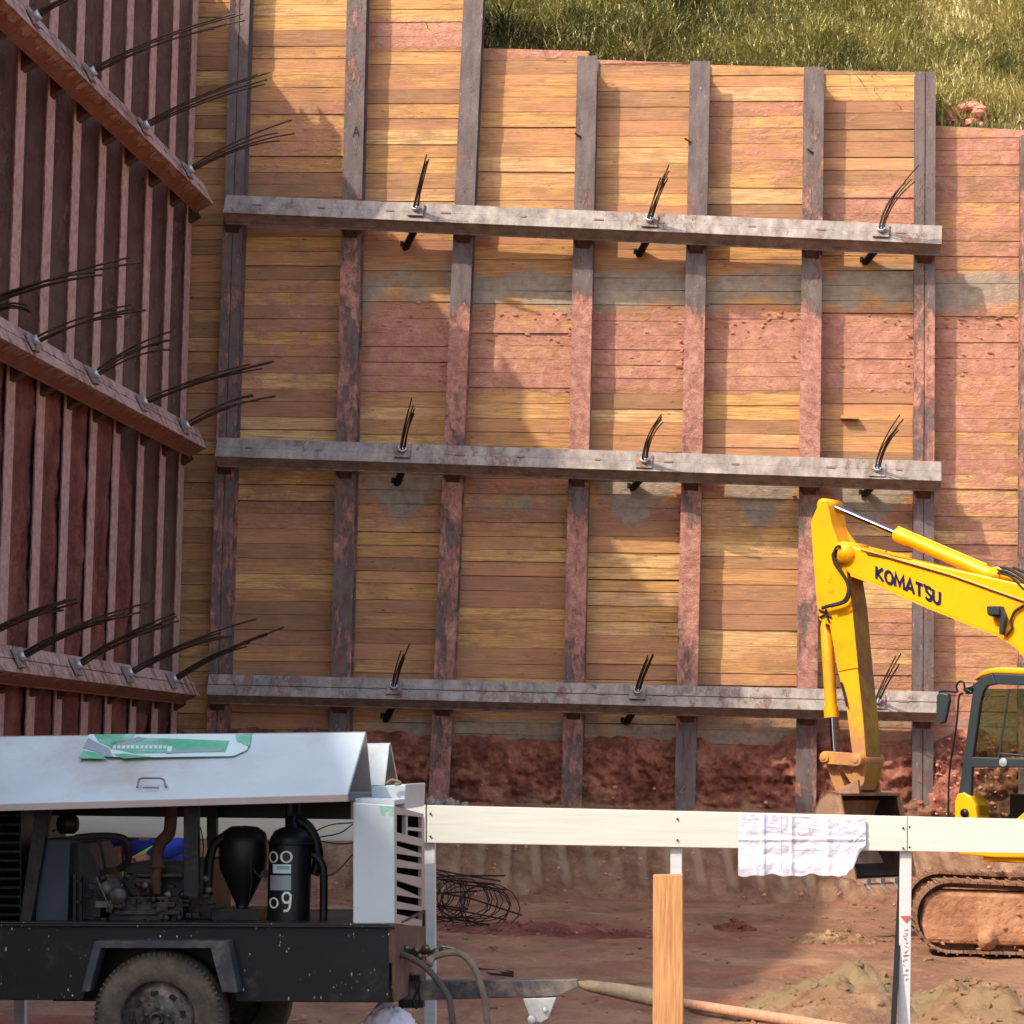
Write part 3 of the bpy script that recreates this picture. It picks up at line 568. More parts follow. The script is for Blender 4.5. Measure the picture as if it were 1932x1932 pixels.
for k in range(9000):
    x = rnd.uniform(-9.4, 16); y = rnd.uniform(42.4, 53)
    if gx0 < x < 7.5 and y < 46: continue
    z = hillz(x, y); yel = .45 + .42 * fn(x, y, 0, .9, 3); a0 = rnd.uniform(0, 6.28)
    for q in range(4): blade(x + rnd.uniform(-.1, .1), y + rnd.uniform(-.1, .1), z - .02, rnd.uniform(.2, .55), rnd.uniform(.02, .045), a0 + q * 1.5, rnd.uniform(.3, 1.3), yel + rnd.uniform(-.15, .15))
mb.add(vs, fs); mb.at['tint'] = ta; tag(mb.build('grass', M['grass'], fix=False), 'long green and straw coloured grass on the slope above the wall', 'grass', kind='stuff')
# ---- clods on the hill edge
mb = MB(); rr = random.Random(5)
for k in range(90):
    u = rr.random(); px = 1772 + 95 * u; top = 232 - 46 * math.exp(-((u - .6) / .38) ** 2) * rr.random(); p = P(px, top + 4, 42.3 + rr.random() * .35); mb.ico(p, rr.uniform(.03, .11), 1, (1.2, 1, .8), .3)
tag(mb.build('clod_heap', M['clod_red']), 'heap of pink earth clods on top of the wall beside the last beam end', 'clod heap')
# ---- bank at the wall foot
def bank(u, v_):
    x = -9.4 + 17.5 * u; n = fn(x, 0, 0, .7, 4); rag = .10 * fn(x, 1, 0, 2.5, 3)
    top = 2.28 + .12 * n + rag + .25 * math.exp(-((x - 2.9) / .6) ** 2) + .12 * math.exp(-((x - .9) / .3) ** 2)
    if v_ < .42:
        t = v_ / .42; z = top + (1.25 - top) * t; y = 41.97 - .10 * t - (.10 * (1 + fn(x, z * .8, 3, 1.7, 6)) + .13 * fn(x, z, 8, 7, 5)) * min(1, t * 4) - .35 * t * math.exp(-((x - 2.7) / .9) ** 2)
    else:
        t = (v_ - .42) / .58; z = 1.25 * max(0, 1 - t) ** 1.05 - .03; y = 41.65 - 2.1 * t - .06 * fn(x, z, 1, 2.2, 4)
        ph = (x + .25 * z + .12 * fn(x, z, 0, .8, 2)) / .40; g = abs((ph % 1) - .5) * 2; y -= .16 * sstep(.2, .6, g) * sstep(0, .12, t) * (1 - sstep(.8, 1, t)) * (.6 + .6 * fn(x, 3, 0, .5, 2))
    return V((x, y, z))
mb = MB(); mb.grid(bank, 520, 90, att={'tint': lambda p: p.z})
def groove(p):
    if p.z > 1.3: return 0.0
    ph = (p.x + .25 * p.z + .12 * fn(p.x, p.z, 0, .8, 2)) / .40; g = abs((ph % 1) - .5) * 2; return (1 - sstep(.15, .5, g)) * sstep(0, .3, 1.3 - p.z) * sstep(.1, .3, p.z) * (.6 + .6 * fn(p.x, 3, 0, .5, 2))
mb.at['groove'] = {i: groove(p) for i, p in enumerate(mb.v)}
def bankm():
    t = NT('wall_foot_soil'); z = t.attr('tint'); f = t.rng(t.math('ADD', z, t.math('MULTIPLY', t.noise(1.5, det=8), .8)), 1.45, 1.95)
    a = t.ramp(t.noise(2.4, (1, 1, .5), 12, .7), [(.3, lin((100, 66, 50))), (.5, lin((142, 104, 78))), (.7, lin((176, 140, 108)))])
    b = t.ramp(t.noise(2.2, det=12, rough=.72), [(.34, lin((88, 48, 38))), (.48, lin((142, 82, 64))), (.64, lin((196, 134, 108)))])
    c = t.mix(f, a, b); c = t.mix(t.math('MULTIPLY', t.attr('groove'), .7), c, lin((186, 156, 126))); t.bump(t.noise(7, det=12, rough=.72), .9, .12); return t.out(c, .95)
struct(mb.build('wall_foot_bank', bankm(), fix=False))
mb = MB()
for k in range(260):
    x = rr.uniform(-7.5, 4.2) if k % 3 else rr.gauss(2.9, .5); r_ = rr.uniform(.010, .036); v_ = rr.uniform(.02, .45) if k % 3 == 0 else rr.uniform(.3, 1.0); p = bank((x + 9.4) / 17.5, v_); mb.ico(p + V((0, -.02, 0)), r_, 1, (1.2, 1, .8), .3)
tag(mb.build('loose_clods', M['clod_red']), 'loose red earth clods scattered along the foot of the back wall', 'clods', kind='stuff')
g0 = P(842, 1512, 41.3); mb = MB()
for k in range(60): mb.ico(g0 + V((rr.gauss(0, .16), rr.uniform(-.15, .05), -abs(rr.gauss(0, .14)) - .02)), rr.uniform(.03, .09), 1, (1, 1, 1.3), .3)
tag(mb.build('grout_lump', simple('grey_grout', (150, 140, 126), .9, 0, .3, 8, .5)), 'grey lump of spilled grout at the foot of the third pile', 'grout lump')
# ================================================================== ground
def gz(x, y):
    z = .40 * (1 - sstep(17.1, 19.6, y)); 
    if y > 18.5 and y < 42 and -10 < x < 10: z += .05 * fn(x, y * .8, 0, .8, 5) + .025 * fn(x, y, 3, 2.6, 4)
    return z
gx = [-300, -120, -50, -20, -12] + [-10.5 + .14 * k for k in range(130)] + [9, 12, 20, 50, 120, 300]; gy = [-200, -60, -10, 5, 12, 16, 17.2, 18, 18.8] + [19.2 + .16 * k for k in range(140)] + [44, 60, 150, 500]
mb = MB(); n1 = len(gx); mb.add([V((x, y, gz(x, y))) for y in gy for x in gx], [(j * n1 + i, j * n1 + i + 1, (j + 1) * n1 + i + 1, (j + 1) * n1 + i) for j in range(len(gy) - 1) for i in range(n1 - 1)], True)
struct(mb.build('ground', M['ground'], fix=False))
def heap(cx, cy, rx, ry, h, lab, seed, nclod=140, mat='mound'):
    t = thing('soil_heap', lab, 'soil heap', (cx, cy, gz(cx, cy))); mb = MB()
    def f(u, v_):
        a = u * 2 * math.pi; r = v_; x = cx + rx * r * math.cos(a); y = cy + ry * r * math.sin(a); k = max(0, 1 - r ** 1.6); z = gz(x, y) - .03 + h * k * (1 + .5 * fn(x, y, seed, 2.2, 4)) + .05 * k ** .5 * fn(x, y, seed, 6, 4); return V((x, y, z))
    mb.grid(f, 90, 36); mb.build('mound', M[mat], t, fix=False); c = MB(); q = random.Random(seed)
    for k in range(nclod):
        p = f(q.random(), q.random() ** .7); c.ico(p, q.uniform(.012, .05), 1, (1.2, 1, .8), .3)
    tag(c.build('clods', M[mat], t), kind='stuff')
g1 = PZ(1600, 1912, 0); heap(g1.x, g1.y, 1.0, 1.5, .34, 'heap of lit yellowish soil left of the white post with the red mark', 1)
g1 = PZ(1830, 1925, 0); heap(g1.x, g1.y, .75, 1.3, .32, 'heap of crumbly olive soil right of the white post with the red mark', 2)
g1 = PZ(1385, 1752, 0); heap(g1.x, g1.y, .28, .5, .10, 'small dark clump of wet soil on the pit floor', 3, 50, 'soil_red')
g1 = PZ(1560, 1775, 0); heap(g1.x, g1.y, .7, .8, .10, 'low ridge of pale crumbs on the pit floor left of the excavator', 4, 130)
g1 = PZ(1040, 1760, 0); heap(g1.x, g1.y, 1.6, 1.0, .10, 'low spread of bright red soil right of the rebar cage', 6, 60, 'soil_red')

# scattered crumbs on the pit floor and dried mud on the boards
mb = MB(); q = random.Random(31)
for k in range(900):
    x = q.uniform(-6.5, 4.5); y = q.uniform(20, 39.4)
    if fn(x, y, 5, .5, 3) < -.05: continue
    r_ = q.uniform(.008, .03) * (1 if q.random() < .93 else 1.7); mb.ico((x, y, gz(x, y) + r_ * .3), r_, 1, (1.2, 1, .7), .3)
tag(mb.build('loose_crumbs', M['mound']), 'loose crumbs of brown earth scattered over the pit floor', 'earth crumbs', kind='stuff')
mb = MB()
for k in range(300):
    px = q.uniform(690, 1925); py = q.gauss(604, 16) if k % 2 else q.uniform(590, 745)
    if k % 5 == 0:
        i = q.choice((2, 3, 4, 5, 6)); py = q.uniform(930, 1050) if k % 2 else q.uniform(590, 740); zc = P(px, py, YW).z; p = V((pile_x(i, zc) - .16 - abs(q.gauss(0, .05)), YW - .03, zc))
    else: p = P(px, py, YW - .008)
    r_ = q.uniform(.008, .034); mb.ico(p, r_, 1, (1.5, .35, .9), .35, 0)
tag(mb.build('dried_mud', simple('dried_pink_mud', (186, 128, 108), .95, 0, .3, 6, .5)), 'dried lumps of pink mud stuck to the boards of the back wall', 'dried mud', kind='stuff')
p = P(1602, 788, YW - .06); tag(MB().box(p, (.26, .13, .045), Matrix.Rotation(.03, 3, 'Y')).build('wood_offcut', M['stake'], bevel=.004), 'short block of wood nailed across the boards left of the seventh pile', 'wood block')
# ================================================================== batter board fence, stake, bar, paper
YR = 15.8
t = thing('batter_board_fence', 'long white limewashed rail on thin white posts crossing in front of the pit', 'rail fence', (0, YR, .4))
def railpx(xa, xb):
    f = lambda x: (1519 + (x - 800) * .0232, 1590 + (x - 800) * .0178); a, b = f(xa), f(xb)
    return [P(xa, a[0], YR), P(xb, b[0], YR), P(xb, b[1], YR), P(xa, a[1], YR)]
for xa, xb, j in ((-420, 803, 0), (805.5, 1711.5, .004), (1713, 2330, -.002)): MB().prism([p + V((0, j, 0)) for p in railpx(xa, xb)], (0, .028, 0)).build('rail', M['rail'], t, bevel=.003)
for px in (-330, 38, 811, 1276, 1709, 2180):
    a = P(px, 1565, YR + .07); b = P(px + (1 if px < 1700 else -3), 1880, YR + .07); w_ = .033; b = a + (b - a) * ((a.z - .36) / (a.z - b.z))
    po = MB(); po.prism([a + V((-w_, -.035, 0)), a + V((w_, -.035, 0)), b + V((w_, -.035, 0)), b + V((-w_, -.035, 0))], (0, .06, 0)); o = po.build('post', M['post_white'], t, bevel=.003)
    if px == 1709:
        yf = YR + .031; q = [P(1698.5, 1728, yf), P(1719, 1728, yf), P(1709, 1740, yf)]; MB().prism(q, (0, -.004, 0)).build('red_mark', M['ink_red'], o)
        sc_ = MB(); rw = random.Random(11); y = 1752
        while y < 1850:
            pts = [P(1709 + rw.uniform(-6, 6), y + rw.uniform(-1, 5), yf) for _ in range(4)]; sc_.tube(pts, .0016, 4); y += rw.uniform(6, 10)
        sc_.build('pencil_writing', M['pencil'], o)
nl = MB()
for x, y in ((812, 1535), (812, 1578), (1278, 1545), (1278, 1585), (1704, 1562), (1704, 1600), (1716, 1560), (1716, 1598)): nl.lathe(P(x, y, YR - .002), (0, -1, 0), [(.006, -.005), (.006, .003), (0, .004)], 8)
nl.build('nails', M['rust'], t)
s = thing('timber_stake', 'raw orange timber stake in front of the white rail', 'stake', P(1258, 1950, 12.6)); mb = MB()
a = [P(1232, 1651, 12.6), P(1288, 1650, 12.6), P(1289, 2040, 12.6), P(1231, 2040, 12.6)]; mb.prism(a, (.0, .09, 0)); mb.build('squared_timber', M['stake'], s, bevel=.004)
mb = MB(); mb.beam(P(1702, 1622, 15.95), P(1680, 2040, 15.72), .03, .05, up=(0, 1, 0)); tag(mb.build('steel_bar', M['black']), 'black steel bar leaning beside the white post with the red mark', 'steel bar')
mb = MB(); mb.tube([PZ(1250, 1887, .045), PZ(1420, 1914, .045), PZ(1600, 1944, .045)], [.042, .046, .05], 12); tag(mb.build('timber_pole', M['pole']), 'peeled round pole lying on the ground right of the orange stake', 'pole')
mb = MB()
for d in (0, .12, .3): mb.tube([PZ(902, 1828 + d * 22, .02), PZ(968, 1834 + d * 25, .03)], .012, 6)
tag(mb.build('rebar_offcuts', M['rebar']), 'thin dark rod offcuts lying behind the drawbar', 'rods')
# paper
INK = []
def seg(*p): INK.extend(zip(p, p[1:]))
seg((1475, 1540), (1475, 1640)); seg((1485, 1540), (1485, 1560)); seg((1495, 1541), (1494, 1645)); seg((1500, 1553), (1560, 1560), (1632, 1580)); seg((1500, 1553), (1500, 1580)); seg((1503, 1562), (1545, 1565), (1545, 1577), (1508, 1576), (1503, 1562)); seg((1440, 1552), (1480, 1556)); seg((1440, 1582), (1632, 1584)); seg((1495, 1605), (1560, 1604)); seg((1445, 1560), (1475, 1563)); seg((1560, 1540), (1632, 1541)); seg((1444, 1545), (1444, 1650)); seg((1500, 1545), (1500, 1541), (1545, 1545)); seg((1445, 1570), (1470, 1571)); seg((1523, 1549), (1528, 1572)); seg((1400, 1545), (1435, 1548)); seg((1402, 1552), (1430, 1553))
def sd(px, py, a, b):
    ax_, ay = a; bx_, by = b; dx, dy = bx_ - ax_, by - ay; L = dx * dx + dy * dy or 1; k = max(0, min(1, ((px - ax_) * dx + (py - ay) * dy) / L)); return math.hypot(px - ax_ - k * dx, py - ay - k * dy)
NU, NVp = 162, 80; mb = MB(); vs = []; ink = {}
for j in range(NVp + 1):
    for i in range(NU + 1):
        u, v_ = i / NU, j / NVp; px = 1393 + 241 * u; top = 1534 + 11 * u; bot = 1652 + 2 * math.sin(u * 19) + 1.5 * math.sin(u * 41)
        if px > 1598: bot = 1650 - 52 * sstep(1596, 1634, px) - 2.5 * math.sin(px * .35)
        py = top + (bot - top) * v_; hang = sstep(1604, 1640, py)
        dz = -.006 - .012 * abs(fn(u * 5, v_ * 3, 1, 1, 4)) - .012 * hang * (1 + fn(u * 4, v_, 3, 1.3, 3)) - .010 * max(0, 1 - abs(px - 1440) / 7) - .008 * max(0, 1 - abs(px - 1494) / 5) - .008 * max(0, 1 - abs(py - 1584) / 5) - .01 * max(0, 1 - abs(px - 1562) / 10)
        p = P(px, py, YR + dz - .003); ink[len(vs)] = max([max(0, 1 - sd(px, py, a, b) / 1.6) for a, b in INK]) * .95; vs.append(p)
n1 = NU + 1; mb.add(vs, [(j * n1 + i, j * n1 + i + 1, (j + 1) * n1 + i + 1, (j + 1) * n1 + i) for j in range(NVp) for i in range(NU)], True); mb.at['ink'] = ink
def paperm():
    t = NT('crumpled_drawing'); c = t.ramp(t.noise(5, det=7), [(.3, lin((184, 181, 192))), (.7, lin((208, 205, 214)))]); c = t.mix(t.rng(t.attr('ink'), .1, .8, 0, .55), c, lin((130, 112, 120))); t.bump(t.noise(14, det=7, rough=.6, dist=.8), .45, .012); return t.out(c, .8)
o = mb.build('site_drawing', paperm(), fix=False); md = o.modifiers.new('sheet', 'SOLIDIFY'); md.thickness = .0008; tag(o, 'crumpled white paper drawing pinned over the white rail', 'paper drawing')
# ================================================================== compressor
YN = 13.9
def C(x, y, Y=YN): return P(x, y, Y)
T = thing('towed_compressor', 'white and black towed air compressor with both canopy doors raised', 'compressor', C(300, 2050, 14.5))
side = [(-480, 1737), (744, 1743), (744, 1892), (446, 1890), (408, 1784), (194, 1784), (156, 1887), (-480, 1886)]
mb = MB(); mb.prism([C(*p) for p in side], (0, .05, 0)); mb.prism([C(*p) + V((0, 1.2, 0)) for p in side], (0, .05, 0))
mb.prism([C(-480, 1738), C(743, 1744), C(743, 1750), C(-480, 1744)], (0, 1.2, 0)); mb.prism([C(-480, 1737), C(-476, 1737), C(-476, 1886), C(-480, 1886)], (0, 1.2, 0))
mb.prism([C(-480, 1742, YN - .02), C(744, 1747, YN - .02), C(744, 1751, YN - .02), C(-480, 1746, YN - .02)], (0, .02, 0)); mb.build('chassis', M['chassis'], T, bevel=.004)
mb = MB(); mb.prism([C(745, 1744), C(745, 1891), C(803, 1862, 15.15), C(803, 1748, 15.15)], (-.03, .0, 0)); mb.build('end_plate', simple('brown_end_plate', (120, 92, 76), .8, 0, .3, 5, .3, (92, 62, 48), .5), T)
# mudguard
mb = MB(); gp = [(153, 1871), (168, 1871), (190, 1789), (397, 1789), (419, 1872), (449, 1873), (430, 1776), (178, 1776)]
mb.prism([C(x, y, YN - .13) for x, y in gp], (0, .13, 0)); mb.build('mudguard', simple('grey_mudguard', (52, 54, 58), .6, 0, .3, 6, .2, (110, 104, 96), .35), T, bevel=.003)
mb = MB(); mb.prism([C(100, 1780, YN + .24), C(500, 1780, YN + .24), C(500, 1889, YN + .24), C(100, 1889, YN + .24)], (0, .02, 0)); mb.build('wheel_well', M['black'], T)
def wheel(cpt):
    w_ = bpy.data.objects.new('wheel', None); col.objects.link(w_); w_.parent = T; mb = MB(); pr = [(.19, .0), (.205, .012), (.25, .02), (.30, .012), (.322, -.01), (.335, -.03), (.335, -.17), (.322, -.19), (.30, -.21), (.2, -.2)]
    mb.lathe(cpt, (0, -1, 0), pr, 64)
    for k in range(72):
        a = 6.283 * k / 72; d = V((math.cos(a), 0, math.sin(a))); tn = V((-math.sin(a), 0, math.cos(a))); mb.box(V(cpt) + d * .315 + V((0, .022, 0)), (.010, .05, .036), Matrix((tn, V((0, 1, 0)), d)).transposed())
    mb.build('tyre', M['tyre'], w_, fix=False); mb = MB(); mb.lathe(cpt, (0, -1, 0), [(.2, -.005), (.195, .006), (.185, -.01), (.165, -.04), (.15, -.03), (.11, -.012), (.075, -.02), (.07, .01), (.05, .012), (.0, .012)], 40)
    mb.build('rim', M['rim'], w_, fix=False); mb = MB(); mb.lathe(V(cpt) + V((0, -.012, 0)), (0, -1, 0), [(.036, 0), (.036, .03), (.028, .038), (.026, .02), (0, .02)], 20); mb.build('hub', M['rim'], w_); mb = MB()
    for k in range(5):
        a = 6.283 * k / 5 + .3; mb.lathe(V(cpt) + V((.058 * math.cos(a), -.008, .058 * math.sin(a))), (0, -1, 0), [(.009, 0), (.009, .018), (0, .02)], 6)
    mb.build('wheel_nuts', M['grey_metal'], w_)
    for k in range(8):
        a = 6.283 * k / 8 + .2; m2 = MB(); m2.box(V(cpt) + V((.128 * math.cos(a), .012, .128 * math.sin(a))), (.022, .02, .035), Matrix.Rotation(-a, 3, 'Y')); m2.build('rim_slot', M['black'], w_)
wheel(C(298, 1922, 13.84)); wc = C(298, 1922, 13.84); wheel(V((wc.x + .12, 15.0, wc.z)))
MB().tube([wc + V((0, .1, 0)), wc + V((0, 1.2, 0))], .035, 10).build('axle', M['dark_metal'], T)
# canopy
def hood(name, a_r, a_l, b_r, b_l, m, th=.025, par=T):
    a_r, a_l, b_r, b_l = map(V, (a_r, a_l, b_r, b_l)); n = (b_r - a_r).cross(a_l - a_r).normalized(); return MB().prism([a_r, a_l, b_l, b_r], n * th).build(name, m, par, bevel=.006)
cr, cl, orr, ol = C(690, 1381, 14.45), C(-470, 1395, 14.45), C(655, 1499, 13.82), C(-470, 1530, 13.82); hr, hl = C(701, 1496, 14.62), C(-470, 1505, 14.62)
door = bpy.data.objects.new('canopy_door', None); col.objects.link(door); door.parent = T
nrm = (orr - cr).cross(cl - cr).normalized()
if nrm.y > 0: nrm = -nrm
MB().prism([cr, cl, ol, orr], -nrm * .025).build('door_panel', M['hood'], door, bevel=.006)
MB().prism([orr + nrm * .001, ol + nrm * .001, ol + V((0, 0, -.036)), orr + V((.004, 0, -.036))], (0, .03, 0)).build('door_lip', M['hood_pink'], door, bevel=.003)
MB().prism([cr + V((-.003, .02, 0)), cl + V((0, .02, 0)), hl, hr], (0, .02, .002)).build('roof_panel', M['hood_pink'], door)
def pp(x, y, k=.0): return PP(x, y, cr + nrm * k, nrm)
mb = MB(); hd = [pp(259, 1486, .002), pp(262, 1470, .02), pp(270, 1468, .03), pp(302, 1468, .03), pp(309, 1471, .02), pp(313, 1485, .002)]
mb.tube(hd, .006, 8); mb.tube([pp(270, 1486, .004), pp(300, 1486, .004)], .005, 6); mb.build('door_handle', simple('worn_handle', (112, 108, 104), .5, .3), door)
Z3 = lambda l: [(x / 3, 1311.8 + y / 3) for x, y in l]
def stick(name, polys, m, k):
    mb = MB()
    for q in polys: mb.prism([pp(x, y, k) for x, y in Z3(q)], nrm * .0015)
    mb.build(name, m, door)
stick('sticker_white', [[(450, 345), (505, 222), (1425, 220), (1398, 310), (1320, 345), (820, 352)]], M['st_white'], .0015)
stick('sticker_green', [[(442, 358), (470, 312), (545, 325), (606, 360)], [(532, 222), (770, 220), (735, 262), (618, 290), (560, 268)], [(640, 262), (800, 240), (1300, 258), (1275, 322), (760, 330), (620, 300)], [(1330, 224), (1425, 220), (1410, 292), (1340, 262)], [(640, 335), (700, 330), (860, 350), (700, 358)]], M['green'], .0032)
stick('sticker_grey', [[(468, 300), (500, 240), (560, 275), (618, 300), (640, 350), (590, 345), (540, 318)], [(620, 292), (780, 236), (830, 246), (700, 285)], [(930, 318), (1260, 300), (1250, 316), (940, 330)]], M['st_grey'], .0048)
stick('sticker_lettering', [[(x, 284 + (x % 3)), (x + 16, 283), (x + 14, 302), (x - 2, 303)] for x in range(640, 940, 26)] + [[(948, 290), (975, 288), (970, 318), (945, 320)]], M['st_white'], .0062)
rd = bpy.data.objects.new('canopy_door', None); col.objects.link(rd); rd.parent = T
MB().prism([C(735, 1404, 14.95), C(-440, 1420, 14.95), C(-440, 1492, 14.72), C(726, 1482, 14.72)], (0, .02, .004)).build('roof_panel', M['hood'], rd, bevel=.005)
MB().prism([C(736, 1403, 14.97), C(-440, 1420, 14.97), C(-425, 1505, 15.5), C(752, 1487, 15.5)], (0, .02, .004)).build('door_panel', M['hood'], rd)
mb = MB(); mb.prism([C(700, 1484, 14.35), C(766, 1480, 14.35), C(764, 1527, 14.35), C(700, 1524, 14.35)], (0, .8, 0)); mb.prism([C(-470, 1500, 14.5), C(700, 1494, 14.5), C(700, 1512, 14.5), C(-470, 1517, 14.5)], (0, .4, 0)); mb.build('roof_spine', M['hood'], T, bevel=.006)
mb = MB(); mb.tube([C(737, 1404, 14.5), C(751, 1478, 14.5)], .004, 6)
mb.build('door_stay', M['hose'], T); mb = MB(); mb.tube(spline([C(730, 1478, 14.3), C(738, 1472, 14.3), C(748, 1473, 14.3), C(756, 1478, 14.3), C(745, 1480, 14.3)]), .008, 6); mb.build('door_rope', M['hose'], T)
mb = MB(); mb.prism([C(666, 1514), C(744, 1519), C(744, 1743), C(666, 1743)], (0, .04, 0)); mb.prism([C(-480, 1520), C(30, 1520), C(30, 1740), C(-480, 1738)], (0, .03, 0)) if 0 else None
mb.build('corner_panel', M['hood'], T, bevel=.006)
MB().prism([C(670, 1506, 13.96), C(744, 1510, 13.96), C(744, 1518.5, 13.96), C(670, 1513.5, 13.96)], (0, .5, 0)).build('corner_cap', M['hood'], T)
MB().prism([C(x, y, YN - .002) for x, y in ((716, 1520), (741, 1521.5), (741, 1538), (734, 1538), (733, 1529), (727, 1530), (726, 1538), (719, 1537))], (0, .002, 0)).build('sticker_green', M['green'], T)
# louvred end
def En(zx, zy):   # zoomed photo units -> point on the end panel (leans back with distance)
    x = 556.5 + zx / 3; y = 1311.8 + zy / 3; k = (x - 744.5) / (799 - 744.5); return P(x, y, YN + 1.25 * k)
el, er = 566, 728; L_ = [(628, 672), (675, 690), (775, 810), (822, 856), (852, 897), (895, 917), (927, 955), (972, 987), (1006, 1032), (1046, 1092), (1082, 1145), (1130, 1152), (1166, 1195), (1208, 1222), (1238, 1272), (1292, 1312)]
mb = MB(); off = (-.02, 0, 0)
mb.prism([En(el, 628), En(er, 672), En(er, 690), En(576, 675), En(576, 1292), En(el, 1292)], off); mb.prism([En(718, 690), En(er + 6, 690), En(er + 6, 1312), En(718, 1312)], off)
mb.prism([En(627, 682), En(638, 684), En(638, 790), En(627, 786)], off); mb.prism([En(638, 745), En(718, 752), En(718, 772), En(638, 762)], off); mb.prism([En(576, 776), En(718, 812), En(718, 856), En(576, 822)], off)
for k in range(4, 16, 2):
    (a, b), (c, d) = L_[k], L_[k + 1]; p = [En(576, a), En(718, b), En(718, d), En(576, c)]; mb.prism(p, off)
mb.build('louvred_end', M['hood_pink'], T)
MB().prism([En(568, 640) + V((-.024, 0, 0)), En(736, 694) + V((-.024, 0, 0)), En(736, 1290) + V((-.024, 0, 0)), En(568, 1268) + V((-.024, 0, 0))], (-.01, 0, 0)).build('louvre_shade_sheet', simple('slot_shade_black', (10, 10, 11), 1.0, 0, .2, 5, 0, spec=0.0), T)  # black sheet added behind the slots for the dark of the interior
# inside
MB().prism([C(-470, 1500, 14.6), C(662, 1500, 14.6), C(662, 1546, 14.6), C(-470, 1531, 14.6)], (0, .35, 0)).build('inner_roof_frame', M['black'], T)
MI = [0]
def part(name, m, fnc, bevel=0):
    mb = MB(); fnc(mb); return mb.build(name, m, T, bevel=bevel)
def cb(mb, x0, x1, y0, y1, Y=14.3, d=.3): mb.prism([C(x0, y0, Y), C(x1, y0, Y), C(x1, y1, Y), C(x0, y1, Y)], (0, d, 0))
def louv(mb):
    for k in range(13): mb.prism([C(-470, 1522 + 17 * k, 14.0), C(36, 1524 + 17 * k, 14.0), C(36, 1536 + 17 * k, 14.08), C(-470, 1534 + 17 * k, 14.08)], (0, .01, 0))
    cb(mb, -470, 40, 1512, 1745, 14.12, .9)
part('side_louvres', M['black'], louv)
part('canopy_post', M['dark_metal'], lambda m: m.prism([C(68, 1512, 14.05), C(97, 1512, 14.05), C(58, 1742, 14.05), C(36, 1742, 14.05)], (0, .05, 0)), .003)
part('canopy_post', M['dark_metal'], lambda m: cb(m, 346, 374, 1512, 1692, 14.02, .05), .003)
part('canopy_post', M['dark_metal'], lambda m: cb(m, 390, 408, 1512, 1600, 14.5, .06), .003)
part('radiator', M['radiator'], lambda m: (m.prism([C(72, 1584, 14.1), C(132, 1584, 14.1), C(127, 1742, 14.1), C(66, 1742, 14.1)], (0, .8, 0)),), .006)
part('fan_shroud', M['dark_metal'], lambda m: (m.prism([C(132, 1588, 14.2), C(165, 1592, 14.2), C(188, 1640, 14.2), C(190, 1742, 14.2), C(128, 1742, 14.2)], (0, .5, 0)), cb(m, 138, 143, 1650, 1742, 14.1, .03), cb(m, 150, 154, 1650, 1742, 14.1, .03), cb(m, 138, 154, 1660, 1664, 14.1, .03), cb(m, 138, 154, 1700, 1704, 14.1, .03)))
part('header_tank', M['dark_metal'], lambda m: (m.lathe(C(108, 1555, 14.3), C(150, 1555, 14.3) - C(108, 1555, 14.3), [(0, 0), (.035, .004), (.052, .02), (.052, .09), (.035, .11), (0, .114)], 16), m.tube([C(100, 1566, 14.2), C(103, 1569, 14.2)], .008, 8)))
part('coolant_hose', M['rubber'], lambda m: (m.tube(spline([C(143, 1580, 14.2), C(190, 1577, 14.2), C(228, 1580, 14.2), C(243, 1594, 14.2), C(242, 1622, 14.25), C(225, 1640, 14.3)]), .018, 10), m.tube(spline([C(186, 1585, 14.2), C(193, 1610, 14.2), C(199, 1640, 14.25)]), .008, 8)))
part('alternator', M['grey_metal'], lambda m: (m.lathe(C(200, 1675, 14.12), (0, -1, .1), [(.0, .02), (.03, .02), (.034, .0), (.066, -.01), (.074, -.04), (.074, -.14), (0, -.15)], 20), m.lathe(C(222, 1690, 14.1), (0, -1, 0), [(0, .01), (.04, .01), (.045, -.01), (.045, -.1), (0, -.11)], 16), cb(m, 180, 235, 1700, 1712, 14.12, .08), m.tube([C(182, 1655, 14.1), C(206, 1712, 14.1), C(232, 1668, 14.1)], .006, 6)))
def eng(m):
    cb(m, 206, 345, 1692, 1745, 14.15, .6); cb(m, 232, 350, 1630, 1692, 14.3, .5); cb(m, 255, 345, 1648, 1655, 14.22, .1); cb(m, 285, 330, 1702, 1712, 14.12, .04); cb(m, 350, 400, 1622, 1745, 14.3, .5)
    for k in range(7): m.lathe(C(250 + 14 * k, 1698 + 3 * (k % 2), 14.14), (0, -1, 0), [(.009, 0), (.009, .014), (0, .016)], 6)
    cb(m, 215, 340, 1718, 1726, 14.12, .03); m.lathe(C(300, 1716, 14.14), (0, -1, 0), [(.018, 0), (.018, .03), (0, .035)], 10)
part('engine_block', simple('dirty_engine', (40, 38, 38), .6, .1, .4, 8, .3, (80, 70, 60), .4), eng, .006)
part('exhaust', M['rust'], lambda m: (m.tube(spline([C(296, 1684, 14.2), C(294, 1655, 14.18), C(298, 1636, 14.2), C(297, 1612, 14.25), C(303, 1590, 14.3), C(318, 1574, 14.3), C(322, 1550, 14.3), C(322, 1512, 14.3)]), [.026] * 12 + [.034] * 18 + [.034] * 13, 12), m.lathe(C(297, 1637, 14.2), (0, 0, 1), [(0, 0), (.046, 0), (.046, .014), (0, .014)], 16), cb(m, 250, 285, 1658, 1672, 14.2, .05)))
